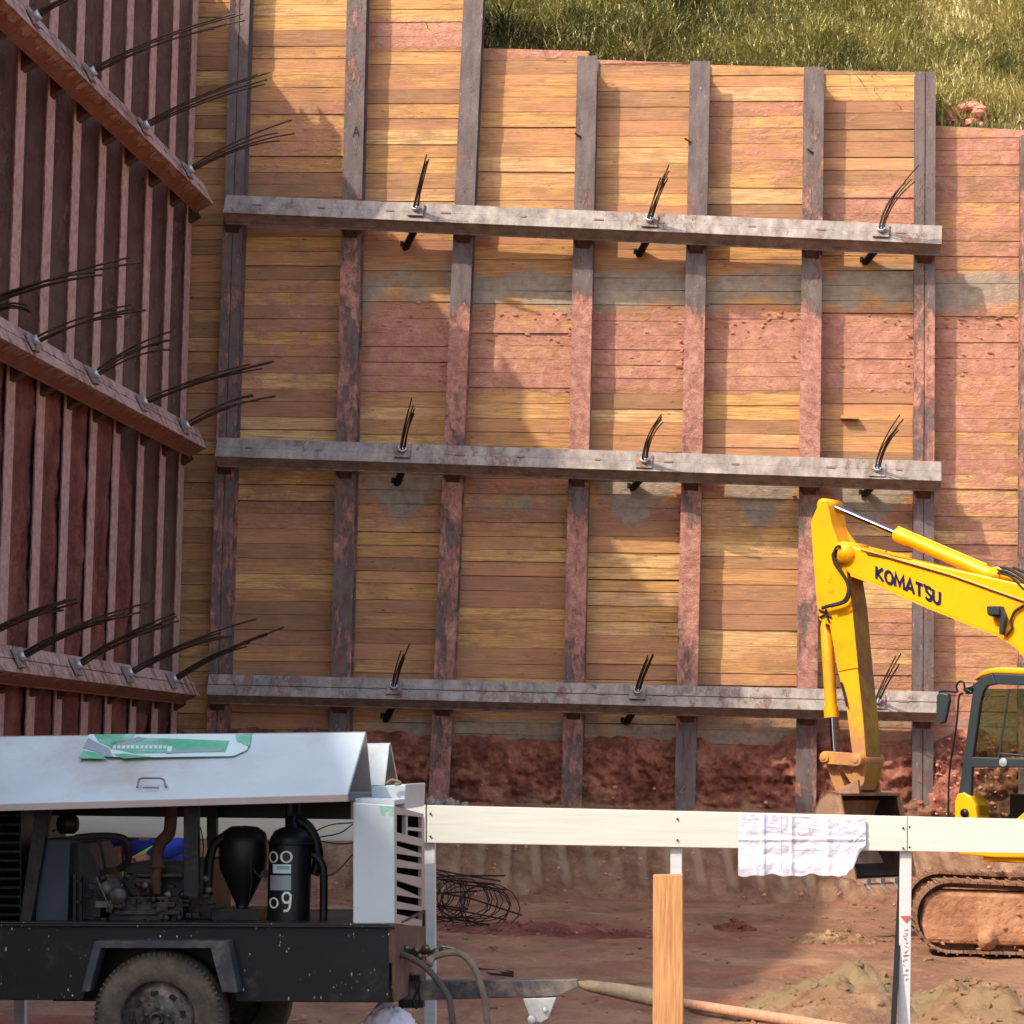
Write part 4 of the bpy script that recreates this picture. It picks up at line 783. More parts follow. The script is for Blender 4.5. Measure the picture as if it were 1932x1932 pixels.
def filt(m):
    o = C(456, 1742, 14.35); m.lathe(o, (0, 0, 1), [(.07, 0), (.07, .06), (.035, .075), (.035, .10), (.06, .15), (.122, .28), (.132, .34), (.130, .42), (.112, .475), (.07, .503), (0, .508)], 28)
    m.tube(spline([C(430, 1575, 14.3), C(408, 1590, 14.3), C(396, 1620, 14.3), C(392, 1690, 14.3)]), .025, 10); m.tube(spline([C(470, 1600, 14.2), C(474, 1660, 14.2), C(470, 1700, 14.2)]), .003, 5); cb(m, 400, 490, 1715, 1745, 14.2, .3); cb(m, 440, 505, 1642, 1656, 14.3, .05)
part('air_filter', M['black'], filt)
tk = bpy.data.objects.new('pressure_tank', None); col.objects.link(tk); tk.parent = T
TO = C(544, 1748, 14.22); TRd = .112; mb = MB(); mb.lathe(TO, (0, 0, 1), [(TRd, 0), (TRd, .42), (.106, .455), (.085, .49), (.05, .508), (.03, .512), (.03, .53), (.022, .532), (.022, .57), (0, .57)], 36); mb.lathe(TO + V((0, 0, .42)), (0, 0, 1), [(TRd, 0), (TRd + .006, .002), (TRd + .006, .014), (TRd, .016)], 36); mb.build('tank_shell', M['black'], tk)
def cyl_map(vs, x0, x1, y0, y1, k=.0015):   # unit square -> surface of the tank; x in px across the axis, y px
    out = []
    for a, b in vs:
        px = x0 + (x1 - x0) * a; py = y1 + (y0 - y1) * b; sx = max(-.98, min(.98, (C(px, py, 14.22).x - TO.x) / TRd)); an = math.asin(sx); z = C(px, py, 14.11).z
        out.append(V((TO.x + (TRd + k) * math.sin(an), TO.y - (TRd + k) * math.cos(an), z)))
    return out
for txt, x0, x1, y0, y1, nm in (('1', 505, 509, 1607, 1629, 'number'), ('0', 513, 530, 1607, 1628, 'number'), ('0', 537, 557, 1606, 1628, 'number'), ('0', 514, 531, 1694, 1714, 'number'), ('9', 539, 557, 1684, 1719, 'number')):
    vs, fs = strokes(txt, .12); mb = MB(); mb.add(cyl_map([(a * {'1': .1, '0': .9, '9': .86}[txt], b) for a, b in vs], x0, x1, y0, y1), fs); mb.build(nm, M['chalk'], tk, fix=False)
for (x0, x1, y0, y1, m, k) in ((521, 556, 1631, 1648, 'st_white', .002), (530, 553, 1634, 1641, 'green', .003), (515, 556, 1652, 1680, 'st_grey', .002)):
    mb = MB(); vs = [(i / 8, j) for j in (0, 1) for i in range(9)]; mb.add(cyl_map(vs, x0, x1, y0, y1, k), [(i, i + 1, i + 10, i + 9) for i in range(8)]); mb.build('tank_label', M[m], tk, fix=False)
part('air_pipe', M['black'], lambda m: (m.tube(spline([C(556, 1545, 14.3), C(580, 1560, 14.3), C(596, 1590, 14.3), C(600, 1625, 14.3), C(592, 1650, 14.3)]), .03, 12), m.tube(spline([C(592, 1612, 14.2), C(608, 1632, 14.2), C(611, 1670, 14.2), C(610, 1748, 14.2)]), .021, 12), m.tube([C(545, 1512, 14.25), C(545, 1560, 14.25)], .02, 10), m.tube([C(563, 1512, 14.3), C(563, 1565, 14.3)], .012, 8)))
for q in (((595, 1568), (625, 1556), (666, 1552)), ((600, 1580), (640, 1572), (666, 1555)), ((598, 1586), (640, 1592), (666, 1590)), ((600, 1650), (630, 1648), (666, 1612)), ((478, 1640), (490, 1652), (500, 1640)), ((430, 1735), (445, 1715), (440, 1712)), ((165, 1600), (180, 1630), (175, 1660), (190, 1690)), ((330, 1640), (350, 1660), (330, 1700)), ((250, 1650), (240, 1670), (262, 1690), (255, 1720)), ((378, 1560), (384, 1600), (376, 1640))): part('wire', M['rubber'], lambda m: m.tube(spline([C(*p, 14.1) for p in q]), .0035, 5))
rc = random.Random(21)
for k in range(34):
        x = rc.uniform(160, 400); y = rc.uniform(1660, 1738); part('engine_fitting', M['dark_metal'], lambda m: cb(m, x, x + rc.uniform(5, 16), y, y + rc.uniform(4, 12), rc.uniform(14.08, 14.2), .06), .002)
for k in range(14): x = rc.uniform(170, 400); y = rc.uniform(1650, 1735); part('engine_fitting', M['grey_metal'] if k % 3 == 0 else M['dark_metal'], lambda m: m.lathe(C(x, y, 14.12), (rc.uniform(-.3, .3), -1, rc.uniform(-.3, .3)), [(.012, -.05), (.012, 0), (.018, 0), (.018, .02), (0, .02)], 10))
# valves, hoses, drawbar
def valves(m):
    for x, y in ((765, 1790), (784, 1794), (803, 1790), (822, 1797), (836, 1792), (790, 1806), (812, 1808)): m.lathe(C(x, y, 14.3), (.3, -1, .2), [(0, .05), (.014, .05), (.014, .02), (.022, .015), (.022, -.03), (.012, -.04), (.012, -.08)], 10)
    m.tube([C(748, 1794, 14.4), C(850, 1798, 14.3)], .014, 8); m.tube([C(830, 1785, 14.2), C(858, 1790, 14.2)], .008, 6)
part('valve_manifold', M['brass'], valves)
for k, (q, r_) in enumerate((([(748, 1796), (775, 1808), (806, 1828), (838, 1868), (852, 1910), (860, 2050)], .0165), ([(806, 1812), (835, 1800), (868, 1799), (892, 1822), (908, 1862), (918, 1915), (924, 2050)], .0175))):
    mb = MB(); mb.tube(spline([C(x, y, 14.1 + .04 * k) for x, y in q]), r_, 10); mb.tube([C(*q[0], 14.12), C(q[0][0] + 12, q[0][1] + 4, 14.12)], .026, 10); mb.build('air_hose', M['hose'] if k else simple('dark_hose', (74, 68, 62), .8), T)
mb = MB(); mb.prism([C(746, 1851, 14.5), C(1088, 1849, 14.5), C(1092, 1862, 14.5), C(1052, 1880, 14.5), C(746, 1889, 14.5)], (0, .10, 0)); mb.build('drawbar', simple('scuffed_drawbar', (58, 58, 62), .6, .1, .4, 7, .2, (126, 112, 100), .42), T, bevel=.004)
mb = MB(); mb.tube([C(1086, 1856, 14.53), C(1110, 1860, 14.53), C(1180, 1872, 14.5), C(1240, 1884, 14.45), C(1262, 1890, 14.43)], [.012, .03, .042, .047, .047], 16); mb.build('draw_tube', simple('muddy_tube', (106, 94, 80), .8, 0, .3, 8, .3, (148, 118, 92), .4), T)
mb = MB(); mb.prism([C(986, 1884, 14.5), C(1050, 1882, 14.5), C(1034, 1922, 14.5), C(1020, 1930, 14.5), C(1002, 1924, 14.5)], (0, .06, 0)); mb.lathe(C(1003, 1924, 14.47), (0, -1, 0), [(0, .02), (.022, .02), (.026, 0), (.0, -.01)], 12); mb.lathe(C(1028, 1906, 14.49), (0, -1, 0), [(0, .012), (.012, .012), (.014, 0)], 10); mb.build('jack_bracket', M['galv'], T, bevel=.003)
mb = MB(); mb.tube(spline([C(782, 1850, 14.42), C(786, 1870, 14.42), C(780, 1888, 14.42), C(786, 1904, 14.42)]), .007, 6); mb.tube(spline([C(792, 1852, 14.42), C(790, 1875, 14.42), C(796, 1895, 14.42)]), .006, 6); cb(mb, 752, 775, 1838, 1852, 14.45, .1); cb(mb, 778, 792, 1840, 1852, 14.45, .1); cb(mb, 752, 798, 1888, 1902, 14.46, .08); mb.build('safety_chain', M['dark_metal'], T)
# sack and board under the compressor
mb = MB(); o = C(733, 1990, 14.2)
def sackf(u, v_):
    a = u * 6.2832; b = v_ * math.pi; d = V((math.sin(b) * math.cos(a), math.sin(b) * math.sin(a), math.cos(b))); k = 1 + .22 * abs(noise.noise(d * 2.6)) + .10 * noise.noise(d * 7); return o + V((d.x * .155 * k, d.y * .14 * k, d.z * .24 * k))
mb.grid(sackf, 64, 40); tag(mb.build('sack', M['sack'], fix=False), 'crumpled white plastic sack under the nose of the compressor', 'sack')
# ================================================================== rebar cage
A = P(745, 1668, 34.2); B = P(946, 1708, 31.6); rr_ = .30; ax = (B - A).normalized(); sx = ax.cross(V((0, 0, 1))).normalized(); up = sx.cross(ax); t = thing('rebar_cage', 'loose cage of thin rusty bars lying on the pit floor behind the white post', 'rebar cage', A)
mb = MB()
for k in range(10):
    a = 6.283 * k / 10 + .2; e = random.uniform(-.5, .25); mb.tube([A + (sx * math.cos(a) + up * math.sin(a)) * rr_, A.lerp(B, .5) + (sx * math.cos(a) + up * math.sin(a) * .85) * rr_ + V((random.uniform(-.03, .03), 0, random.uniform(-.05, .03))), B + ax * e + (sx * math.cos(a + .15) + up * math.sin(a + .15)) * rr_ * .95 + V((0, 0, random.uniform(-.04, .06)))], .011, 5)
mb.build('long_bars', M['rebar'], t); mb = MB(); L = (B - A).length
for k in range(24):
    c = A.lerp(B, (k + random.uniform(-.6, .6)) / 25); tl = random.uniform(-.3, .3); ph = random.uniform(0, 6); c = c + V((0, 0, -.04 + random.uniform(-.03, .03))); mb.tube([c + (sx * math.cos(a) * 1.1 + up * math.sin(a) * .8) * rr_ * (1 + .14 * math.sin(2 * a + ph)) + ax * (math.cos(a) * tl + random.uniform(-.02, .02) + .1 * math.sin(a + ph)) for a in [6.2832 * q / 14 for q in range(15)]], .007, 5, caps=False)
mb.build('hoops', M['rebar'], t)
# ================================================================== person behind the compressor
def person():
    px = C(262, 1612, 16.9); t = thing('person', 'person in dark blue overalls with reflective stripes behind the compressor engine', 'person', (px.x, 16.9, .38)); X, Y, z0 = px.x + .12, 16.95, gz(px.x, 16.95)
    J = {'pel': (0, 0, .92), 'sp': (-.02, -.04, 1.12), 'ch': (-.05, -.10, 1.34), 'nk': (-.07, -.16, 1.48), 'hd': (-.09, -.21, 1.60), 'tp': (-.10, -.23, 1.70),
         'hl': (-.10, 0, .88), 'kl': (-.13, -.05, .48), 'al': (-.14, .02, .09), 'tl': (-.15, -.15, .05), 'hr': (.10, 0, .88), 'kr': (.14, -.03, .48), 'ar': (.16, .05, .09), 'tr': (.18, -.12, .05),
         'sl': (-.22, -.10, 1.38), 'el': (-.30, -.20, 1.12), 'wl': (-.08, -.42, 1.16), 'sr': (.14, -.12, 1.38), 'er': (.22, -.22, 1.12), 'wr': (.02, -.44, 1.02)}
    E = [('pel', 'sp'), ('sp', 'ch'), ('ch', 'nk'), ('nk', 'hd'), ('hd', 'tp'), ('pel', 'hl'), ('hl', 'kl'), ('kl', 'al'), ('al', 'tl'), ('pel', 'hr'), ('hr', 'kr'), ('kr', 'ar'), ('ar', 'tr'), ('ch', 'sl'), ('sl', 'el'), ('el', 'wl'), ('ch', 'sr'), ('sr', 'er'), ('er', 'wr')]
    Rd = dict(pel=.16, sp=.15, ch=.17, nk=.06, hd=.10, tp=.075, hl=.10, kl=.065, al=.05, tl=.045, hr=.10, kr=.065, ar=.05, tr=.045, sl=.075, el=.055, wl=.038, sr=.075, er=.055, wr=.038)
    def skin(name, js, es, rs, m, par, root):
        me = bpy.data.meshes.new(name); ks = list(js); me.from_pydata([js[k] for k in ks], [(ks.index(a), ks.index(b)) for a, b in es], []); me.skin_vertices or None
        o = bpy.data.objects.new(name, me); col.objects.link(o); md = o.modifiers.new('s', 'SKIN'); 
        for i, k in enumerate(ks): me.skin_vertices[0].data[i].radius = (rs[k], rs[k]); me.skin_vertices[0].data[i].use_root = (k == root)
        md.use_smooth_shade = True; sb = o.modifiers.new('d', 'SUBSURF'); sb.levels = sb.render_levels = 2; o.parent = par; me.materials.append(m); return o
    t.location = (X, Y, z0)
    skin('body', J, E, Rd, M['skin'], t, 'pel')
    cj = {k: J[k] for k in J if k not in ('hd', 'tp', 'tl', 'tr')}; cj['nk'] = (-.065, -.15, 1.45); skin('overalls', cj, [e for e in E if e[0] in cj and e[1] in cj], {k: Rd[k] * 1.14 + .008 for k in cj}, M['cloth_blue'], t, 'pel')
    for sgn, a in ((-1, J['al']), (1, J['ar'])):
        mb = MB(); q = t.location + V(a); mb.tube([q + V((0, .08, -.04)), q + V((0, .0, -.03)), q + V((.02 * sgn, -.12, -.045)), q + V((.02 * sgn, -.2, -.06))], [.045, .055, .05, .03], 12); mb.build('boot', M['rubber'], t)
    h = t.location + V(J['hd']); mb = MB(); mb.lathe(h + V((0, 0, .02)), (0, -.1, 1), [(.155, 0), (.150, .012), (.118, .014), (.122, .06), (.10, .11), (.05, .14), (0, .146)], 24); mb.build('helmet', M['helmet'], t)
    mb = MB(); mb.lathe(h + V((0, -.10, -.02)), (0, -1, -.2), [(.016, -.02), (.012, .01), (0, .018)], 8)
    for s_ in (-1, 1): mb.lathe(h + V((.034 * s_, -.092, .01)), (0, -1, 0), [(.012, -.01), (.008, .004), (0, .006)], 8); mb.lathe(h + V((.098 * s_, 0, -.01)), (s_, 0, 0), [(.026, -.01), (.02, .012), (0, .014)], 8)
    mb.lathe(h + V((0, -.094, -.052)), (0, -1, 0), [(.02, -.01), (.012, .003), (0, .004)], 8); mb.build('face', M['skin'], t)
    for w_, e_ in (('wl', 'el'), ('wr', 'er')):
        a = t.location + V(J[w_]); d = (V(J[w_]) - V(J[e_])).normalized(); sd_ = d.cross(V((0, 0, 1))).normalized(); mb = MB(); mb.tube([a, a + d * .05, a + d * .09], [.028, .036, .034], 10)
        for k in range(4): b0 = a + d * .085 + sd_ * (.018 * (k - 1.5)); mb.tube([b0, b0 + d * .04, b0 + d * .06 + V((0, 0, -.02)), b0 + d * .055 + V((0, 0, -.045))], [.0095, .009, .008, .007], 8)
        b0 = a + d * .035 + sd_ * .03; mb.tube([b0, b0 + sd_ * .025 + d * .02, b0 + sd_ * .02 + d * .05], [.011, .010, .008], 8); mb.build('hand', M['skin'], t)
    mb = MB()   # stripes run slanting across the jacket
    for dz in (-.028, .028):
        c = px + V((0, 0, dz)); pts = [V((t.location.x - .02 + .215 * math.sin(a) , t.location.y - .09 - .245 * math.cos(a) , px.z + dz + .12 * math.sin(a))) for a in [(-1.3 + 2.6 * q / 14) for q in range(15)]]
        for p, q in zip(pts, pts[1:]): mb.prism([p + V((0, 0, .013)), q + V((0, 0, .013)), q - V((0, 0, .013)), p - V((0, 0, .013))], (0, .012, 0))
    mb.build('reflective_stripes', M['hivis'], t)
person()
# ================================================================== excavator
yaw = R(33); Fd = V((-math.cos(yaw), math.sin(yaw), 0)); Ld = V((-math.sin(yaw), -math.cos(yaw), 0)); UZ = V((0, 0, 1))
Q0 = P(1600, 1250, 33.2); HC = Q0 - Fd * 4.0
def E(x, y, lat=0.0): return PP(x, y, Q0 + Ld * lat, Ld)
X = thing('excavator', 'yellow tracked excavator with its arm hanging in front of the board wall', 'excavator', (HC.x, HC.y, 0))
z1 = lambda l: [(1288 + .3498 * a, 874.6 + .3498 * b) for a, b in l]
def plate(mb, pts, lat, w_): mb.prism([E(x, y, lat) for x, y in pts], -Ld * w_)
def xp(name, m, f, bevel=0, par=None):
    mb = MB(); f(mb); return mb.build(name, m, par or X, bevel=bevel)
# boom
boomz = [(816, 500), (822, 462), (845, 438), (880, 432), (950, 455), (1010, 470), (1841, 652)]
boom = z1(boomz) + [(1975, 1112), (2015, 1150), (2070, 1300), (2120, 1480), (2060, 1500), (2010, 1380), (1965, 1290)] + z1([(1841, 1040), (1790, 982), (1700, 926), (1500, 846), (1300, 766), (1060, 656), (905, 600), (840, 545)])
ob = xp('boom', M['yellow'], lambda m: plate(m, boom, .20, .40), .02)
xp('boom_rib', M['yellow'], lambda m: (m.tube([E(*p, .215) for p in z1([(960, 462), (1100, 498), (1450, 600), (1841, 738)])], .012, 6), m.prism([E(*p, .23) for p in z1([(1005, 448), (1095, 470), (1092, 478), (1002, 458)])], -Ld * .06), m.prism([E(*p, .23) for p in z1([(1105, 472), (1225, 500), (1222, 508), (1102, 482)])], -Ld * .06)), 0, ob)
xp('boom_pipe', M['navy'], lambda m: (m.tube([E(*p, .222) for p in z1([(990, 484), (1100, 505), (1450, 606), (1841, 745)])], .008, 6),), 0, ob)
xp('boom_lower_edge', M['yellow'], lambda m: [m.prism([E(*a, .225), E(*b, .225), E(b[0], b[1] + 3.2, .225), E(a[0], a[1] + 3.2, .225)], -Ld * .45) for a, b in zip(z1([(905, 598), (1060, 654), (1300, 764), (1500, 844), (1700, 924), (1790, 980), (1841, 1038)]), z1([(1060, 654), (1300, 764), (1500, 844), (1700, 924), (1790, 980), (1841, 1038), (1900, 1110)]))], 0, ob)
o = E(1288 + .3498 * 1046, 874.6 + .3498 * 622, .204); e1 = E(1288 + .3498 * 1388, 874.6 + .3498 * 762, .204); uy = E(1288 + .3498 * 1046, 874.6 + .3498 * 553, .204) - o
vs_, fs_ = strokes("KOMAT'SU", .25); mb = MB(); mb.add([o + (e1 - o) * a + uy * b + Ld * .004 for a, b in vs_], fs_); mb.build('lettering', M['navy'], ob, fix=False)
def pin(m, zx, zy, r_, lat, w_): c = E(*z1([(zx, zy)])[0], lat); m.lathe(c + Ld * .03, -Ld, [(0, 0), (r_ * .5, 0), (r_ * .55, .012), (r_, .014), (r_, w_ + .05), (0, w_ + .06)], 20)
for pa in ((866, 478, .13, .24, .46), (760, 225, .085, .15, .3), (1680, 600, .07, .16, .32)): xp('pin', M['yellow_mud'], lambda m: pin(m, *pa), 0, ob)
xp('work_lamp', M['cab_grey'], lambda m: (m.prism([E(*p, .30) for p in z1([(1640, 770), (1712, 770), (1738, 830), (1720, 925), (1706, 920), (1704, 830), (1650, 822)])], -Ld * .08), m.prism([E(*p, .34) for p in z1([(1638, 768), (1704, 768), (1706, 815), (1642, 815)])], -Ld * .14)), .008, ob)
for q, l, r_ in (([(835, 470), (812, 490), (825, 545), (866, 600), (895, 670), (870, 740), (780, 770), (752, 780)], .26, .022), ([(850, 445), (828, 452), (815, 500), (840, 560), (880, 625), (900, 690), (880, 745), (800, 772)], .29, .016), ([(1700, 560), (1760, 570), (1841, 620), (1930, 700)], .12, .018), ([(1690, 575), (1760, 590), (1850, 650), (1940, 740)], .16, .016), ([(1700, 590), (1770, 610), (1841, 680)], .20, .014), ([(1841, 765), (1790, 800), (1770, 850), (1775, 890), (1745, 930)], .23, .016), ([(1780, 560), (1841, 585), (1900, 600)], .1, .016)): xp('hydraulic_hose', M['rubber'], lambda m: m.tube(spline([E(*p, l) for p in z1(q)]), r_, 8), 0, ob)
# boom cylinder bracket + arm cylinder
xp('cylinder_bracket', M['yellow'], lambda m: m.prism([E(*p, .14) for p in z1([(1640, 600), (1660, 560), (1700, 555), (1760, 600), (1800, 640), (1640, 605)])], -Ld * .28), .01, ob)
ac = bpy.data.objects.new('arm_cylinder', None); col.objects.link(ac); ac.parent = X
q = z1([(818, 236), (1150, 378), (1162, 384), (1210, 404), (1640, 588), (1690, 606)]); mb = MB(); mb.tube([E(*q[0]), E(*q[1])], .042, 14); mb.build('rod', M['chrome'], ac)
mb = MB(); pts = [E(*q[1]), E(*q[2]), E(*q[3]), E(*q[4]), E(*q[5])]; mb.tube([pts[0], pts[1], pts[2], pts[2].lerp(pts[3], .02), pts[3], pts[4]], [.075, .088, .088, .078, .078, .06], 20); mb.tube([pts[1] + UZ * .09, pts[3] + UZ * .09], .014, 8); mb.build('barrel', M['yellow'], ac)
# stick
stk = z1([(690, 312), (712, 262), (738, 205), (758, 194), (782, 202), (806, 330), (838, 420), (880, 560), (912, 760), (945, 1120), (968, 1330), (985, 1520), (990, 1640), (978, 1722), (955, 1765), (925, 1742), (908, 1690), (918, 1640), (912, 1560), (880, 1310), (838, 1130), (792, 870), (738, 840), (722, 740)])
so = xp('stick', M['yellow_mud'], lambda m: plate(m, stk, .17, .34), .015)
xp('stick_upper_plate', M['yellow'], lambda m: (plate(m, z1([(692, 314), (738, 208), (780, 204), (806, 332), (838, 420), (880, 560), (912, 760), (945, 1100), (838, 1120), (794, 872), (738, 842), (723, 740)]), .182, .010), plate(m, z1([(800, 205), (824, 215), (850, 292), (880, 360), (940, 440), (880, 436), (850, 420), (832, 330)]), -.12, .03)), 0, so)
xp('stick_inner_face', simple('greasy_shaded_yellow', (150, 116, 26), .6, 0, .3, 4, .2, (110, 78, 54), .45), lambda m: m.prism([E(x, y, .10) + Fd * -.006 for x, y in z1([(908, 700), (945, 1100), (968, 1320), (986, 1520), (990, 1640)])] + [E(x, y, -.155) + Fd * -.006 + V((0, 0, 0)) for x, y in []] , (0, 0, 0)) if 0 else [m.add([E(*a, .168) - Fd * .006, E(*b_, .168) - Fd * .006, E(*b_, .168) - Fd * .006 - Ld * .336, E(*a, .168) - Fd * .006 - Ld * .336], [(0, 1, 2, 3)]) for a, b_ in zip(z1([(880, 562), (912, 760), (945, 1120), (968, 1330), (985, 1520), (990, 1640)]), z1([(912, 760), (945, 1120), (968, 1330), (985, 1520), (990, 1640), (978, 1722)]))], 0, so)  # added plate: grease plus the shade of this side, in a darker yellow
md_ = simple('amber_decal', (206, 140, 14), .5)
for dq in ([(778, 640), (803, 600), (800, 645)], [(782, 690), (818, 676), (812, 702), (792, 700)]): xp('decal', md_, lambda m: plate(m, z1(dq), .1855, .002), 0, so)
xp('hose_clamp', M['red_light'], lambda m: (m.prism([E(*p, .12) for p in z1([(722, 740), (735, 722), (752, 745), (758, 790), (738, 800), (728, 770)])], -Ld * .12),), .006, so)
xp('stick_fittings', M['dark_metal'], lambda m: [m.tube([E(*a, .2) for a in z1(q)], .014, 6) for q in ([(735, 790), (765, 800), (800, 830)], [(740, 830), (770, 812), (790, 855)], [(772, 785), (780, 830)], [(855, 1180), (876, 1260), (886, 1310)])], 0, so)
bc = bpy.data.objects.new('bucket_cylinder', None); col.objects.link(bc); bc.parent = X
c = z1([(772, 850), (776, 880), (800, 1310), (804, 1370), (808, 1372), (816, 1560)]); pts = [E(*p) for p in c]; mb = MB(); mb.tube(pts[:4], [.05, .076, .074, .076], 18); mb.tube([pts[2], pts[3]], .09, 18); mb.build('barrel', M['yellow'], bc); mb = MB(); mb.tube([pts[3], pts[5]], .032, 12); mb.build('rod', M['chrome'], bc)
def link(m, a, b, w_, lat, d):
    a, b = E(*z1([a])[0], lat), E(*z1([b])[0], lat); u = (b - a).normalized(); n = u.cross(Ld); q = []
    for k in range(9): an = math.pi / 2 + math.pi * k / 8; q.append(a + u * math.cos(an) * w_ + n * math.sin(an) * w_)
    for k in range(9): an = -math.pi / 2 + math.pi * k / 8; q.append(b + u * math.cos(an) * w_ + n * math.sin(an) * w_)
    m.prism(q, -Ld * d)
xp('rocker_link', M['yellow_mud'], lambda m: (link(m, (765, 1585), (935, 1597), .075, .26, .06), link(m, (765, 1585), (935, 1597), .075, -.18, .06), pin(m, 765, 1585, .06, .27, .5), pin(m, 935, 1597, .08, .28, .5)), .008)
xp('bucket_link', M['yellow_mud'], lambda m: (link(m, (800, 1625), (845, 1745), .07, .12, .24), link(m, (870, 1640), (930, 1730), .04, .15, .3)), .008)
bk_ = bpy.data.objects.new('bucket', None); col.objects.link(bk_); bk_.parent = X
BW = 1.38
prof = [(1585, 1497), (1563, 1492), (1547, 1504), (1536, 1530), (1531, 1565), (1537, 1605), (1555, 1638), (1585, 1657), (1616, 1664)]
def bshell(m):
    P3 = [E(x, y, BW / 2) for x, y in prof]; cen = sum(P3, V()) / len(P3)
    for a, b in zip(P3, P3[1:]):
        ia, ib = a + (cen - a).normalized() * .03, b + (cen - b).normalized() * .03; m.prism([a, b, ib, ia], -Ld * BW)
    for off in (0, BW - .03): m.prism([p - Ld * off for p in P3], -Ld * .03)
    m.prism([P3[-1] + UZ * .03, P3[-1] - Fd * .10 - UZ * .012, P3[-1] - Fd * .10 - UZ * .035, P3[-1] - UZ * .03], -Ld * BW)
    for off in (.42, .88): m.prism([P3[0] - Ld * off, P3[0] - Ld * off + UZ * .16 + Fd * .02, P3[2] - Ld * off + UZ * .10, P3[2] - Ld * off], -Ld * .04)
xp('bucket_shell', M['bucket'], bshell, 0, bk_)
def bin_(m):
    P3 = [E(x, y, BW / 2 - .032) for x, y in prof]; cen = sum(P3, V()) / len(P3); Q = [p.lerp(cen, .11) for p in P3]
    for a, b_ in zip(Q, Q[1:]): m.add([a, b_, b_ - Ld * (BW - .064), a - Ld * (BW - .064)], [(0, 1, 2, 3)])
    m.add([q - Ld * (BW - .068) for q in Q], [tuple(range(len(Q)))])
xp('bucket_inner_shade', M['bucket_in'], bin_, 0, bk_)  # inner faces doubled, soil stained and coloured darker for the shade inside
for k in range(5):
    def tooth(m, k=k):
        b = E(1616, 1664, BW / 2) - Ld * (.08 + .31 * k) - Fd * .06; m.prism([b + UZ * .035 + Ld * .045, b + UZ * .035 - Ld * .045, b - UZ * .02 - Ld * .045, b - UZ * .02 + Ld * .045], -Fd * .06); q = b - Fd * .02 - UZ * .0
        m.add([q + Ld * .04 + UZ * .02, q - Ld * .04 + UZ * .02, q - Ld * .04 - UZ * .035, q + Ld * .04 - UZ * .035, q + Ld * .028 - UZ * .115 - Fd * .12, q - Ld * .028 - UZ * .115 - Fd * .12], [(0, 1, 2, 3), (0, 1, 5, 4), (3, 2, 5, 4), (0, 3, 4), (1, 2, 5)])
    xp('tooth', M['teeth'], tooth, 0, bk_)
# house
def H(f, l, z): return HC + Fd * f + Ld * l + UZ * z - UZ * HC.z
def hb(m, f0, f1, l0, l1, z0, z1_): m.prism([H(f0, l0, z0), H(f1, l0, z0), H(f1, l0, z1_), H(f0, l0, z1_)], Ld * (l1 - l0))
xp('house_deck', M['yellow'], lambda m: (hb(m, -2.4, 1.45, -1.3, 1.33, .98, 1.22), hb(m, -2.5, -.6, -1.3, 1.3, 1.22, 2.15)), .04)
xp('counterweight', M['yellow'], lambda m: m.prism([H(-2.0, -1.32, 1.05), H(-2.6, -1.32, 1.15), H(-2.75, -1.32, 1.6), H(-2.6, -1.32, 2.2), H(-2.0, -1.32, 2.2)], Ld * 2.64), .06)
xp('swing_ring', M['track_dark'], lambda m: m.lathe(H(0, 0, .75), UZ, [(0, 0), (.62, 0), (.62, .24), (0, .24)], 32))
LC = 1.36
def Ec(zx, zy, lat=LC): return E(*z1([(zx, zy)])[0], lat)
cabo = bpy.data.objects.new('cab', None); col.objects.link(cabo); cabo.parent = X
# side frame outline of the cab (px from the photo, right part runs out of the frame)
XR = 2330
def fr(m, pts, d=.07, lat=LC): m.prism([Ec(a, b, lat) for a, b in pts], -Ld * d)
for lat in (LC, LC - .98):
    xp('cab_frame', M['cab_grey'], lambda m: (fr(m, [(1470, 1900), (1562, 1240), (1575, 1185), (1612, 1148), (1670, 1132), (1690, 1190), (1640, 1200), (1618, 1232), (1602, 1300), (1560, 1600), (1548, 1900)], .07, lat), fr(m, [(1670, 1132), (2250, 1150), (2250, 1212), (1690, 1190)], .07, lat),
        fr(m, [(2190, 1150), (2270, 1150), (2290, 1920), (2200, 1920)], .07, lat), fr(m, [(1555, 1582), (2210, 1600), (2210, 1640), (1551, 1640)], .06, lat)), .012, cabo)
xp('cab_lower', M['cab_grey'], lambda m: (hb(m, -.05, 1.45, .34, 1.33, 1.225, 1.40),), .02, cabo)
xp('cab_roof', M['yellow'], lambda m: m.prism([Ec(1565, 1172), Ec(1600, 1128), Ec(1650, 1104), Ec(1720, 1098), Ec(2200, 1112), Ec(2260, 1150), Ec(1670, 1131), Ec(1612, 1147)], -Ld * 1.05), .02, cabo)
xp('cross_bars', M['cab_grey'], lambda m: [m.beam(Ec(*a), Ec(*a, LC - .98), .06, .06) for a in ((1580, 1200), (1520, 1600), (1480, 1880), (2240, 1180), (2240, 1620))], 0, cabo)
xp('cab_window', M['glass'], lambda m: (m.prism([Ec(*p, LC - .03) for p in ((1612, 1215), (2192, 1215), (2195, 1585), (1562, 1585))], -Ld * .006), m.prism([Ec(*p, LC - .95) for p in ((1612, 1215), (2192, 1215), (2195, 1585), (1562, 1585))], -Ld * .006), m.prism([Ec(*p, LC - .03) for p in ((1600, 1645), (2200, 1645), (2200, 1900), (1560, 1900))], -Ld * .006)), 0, cabo)
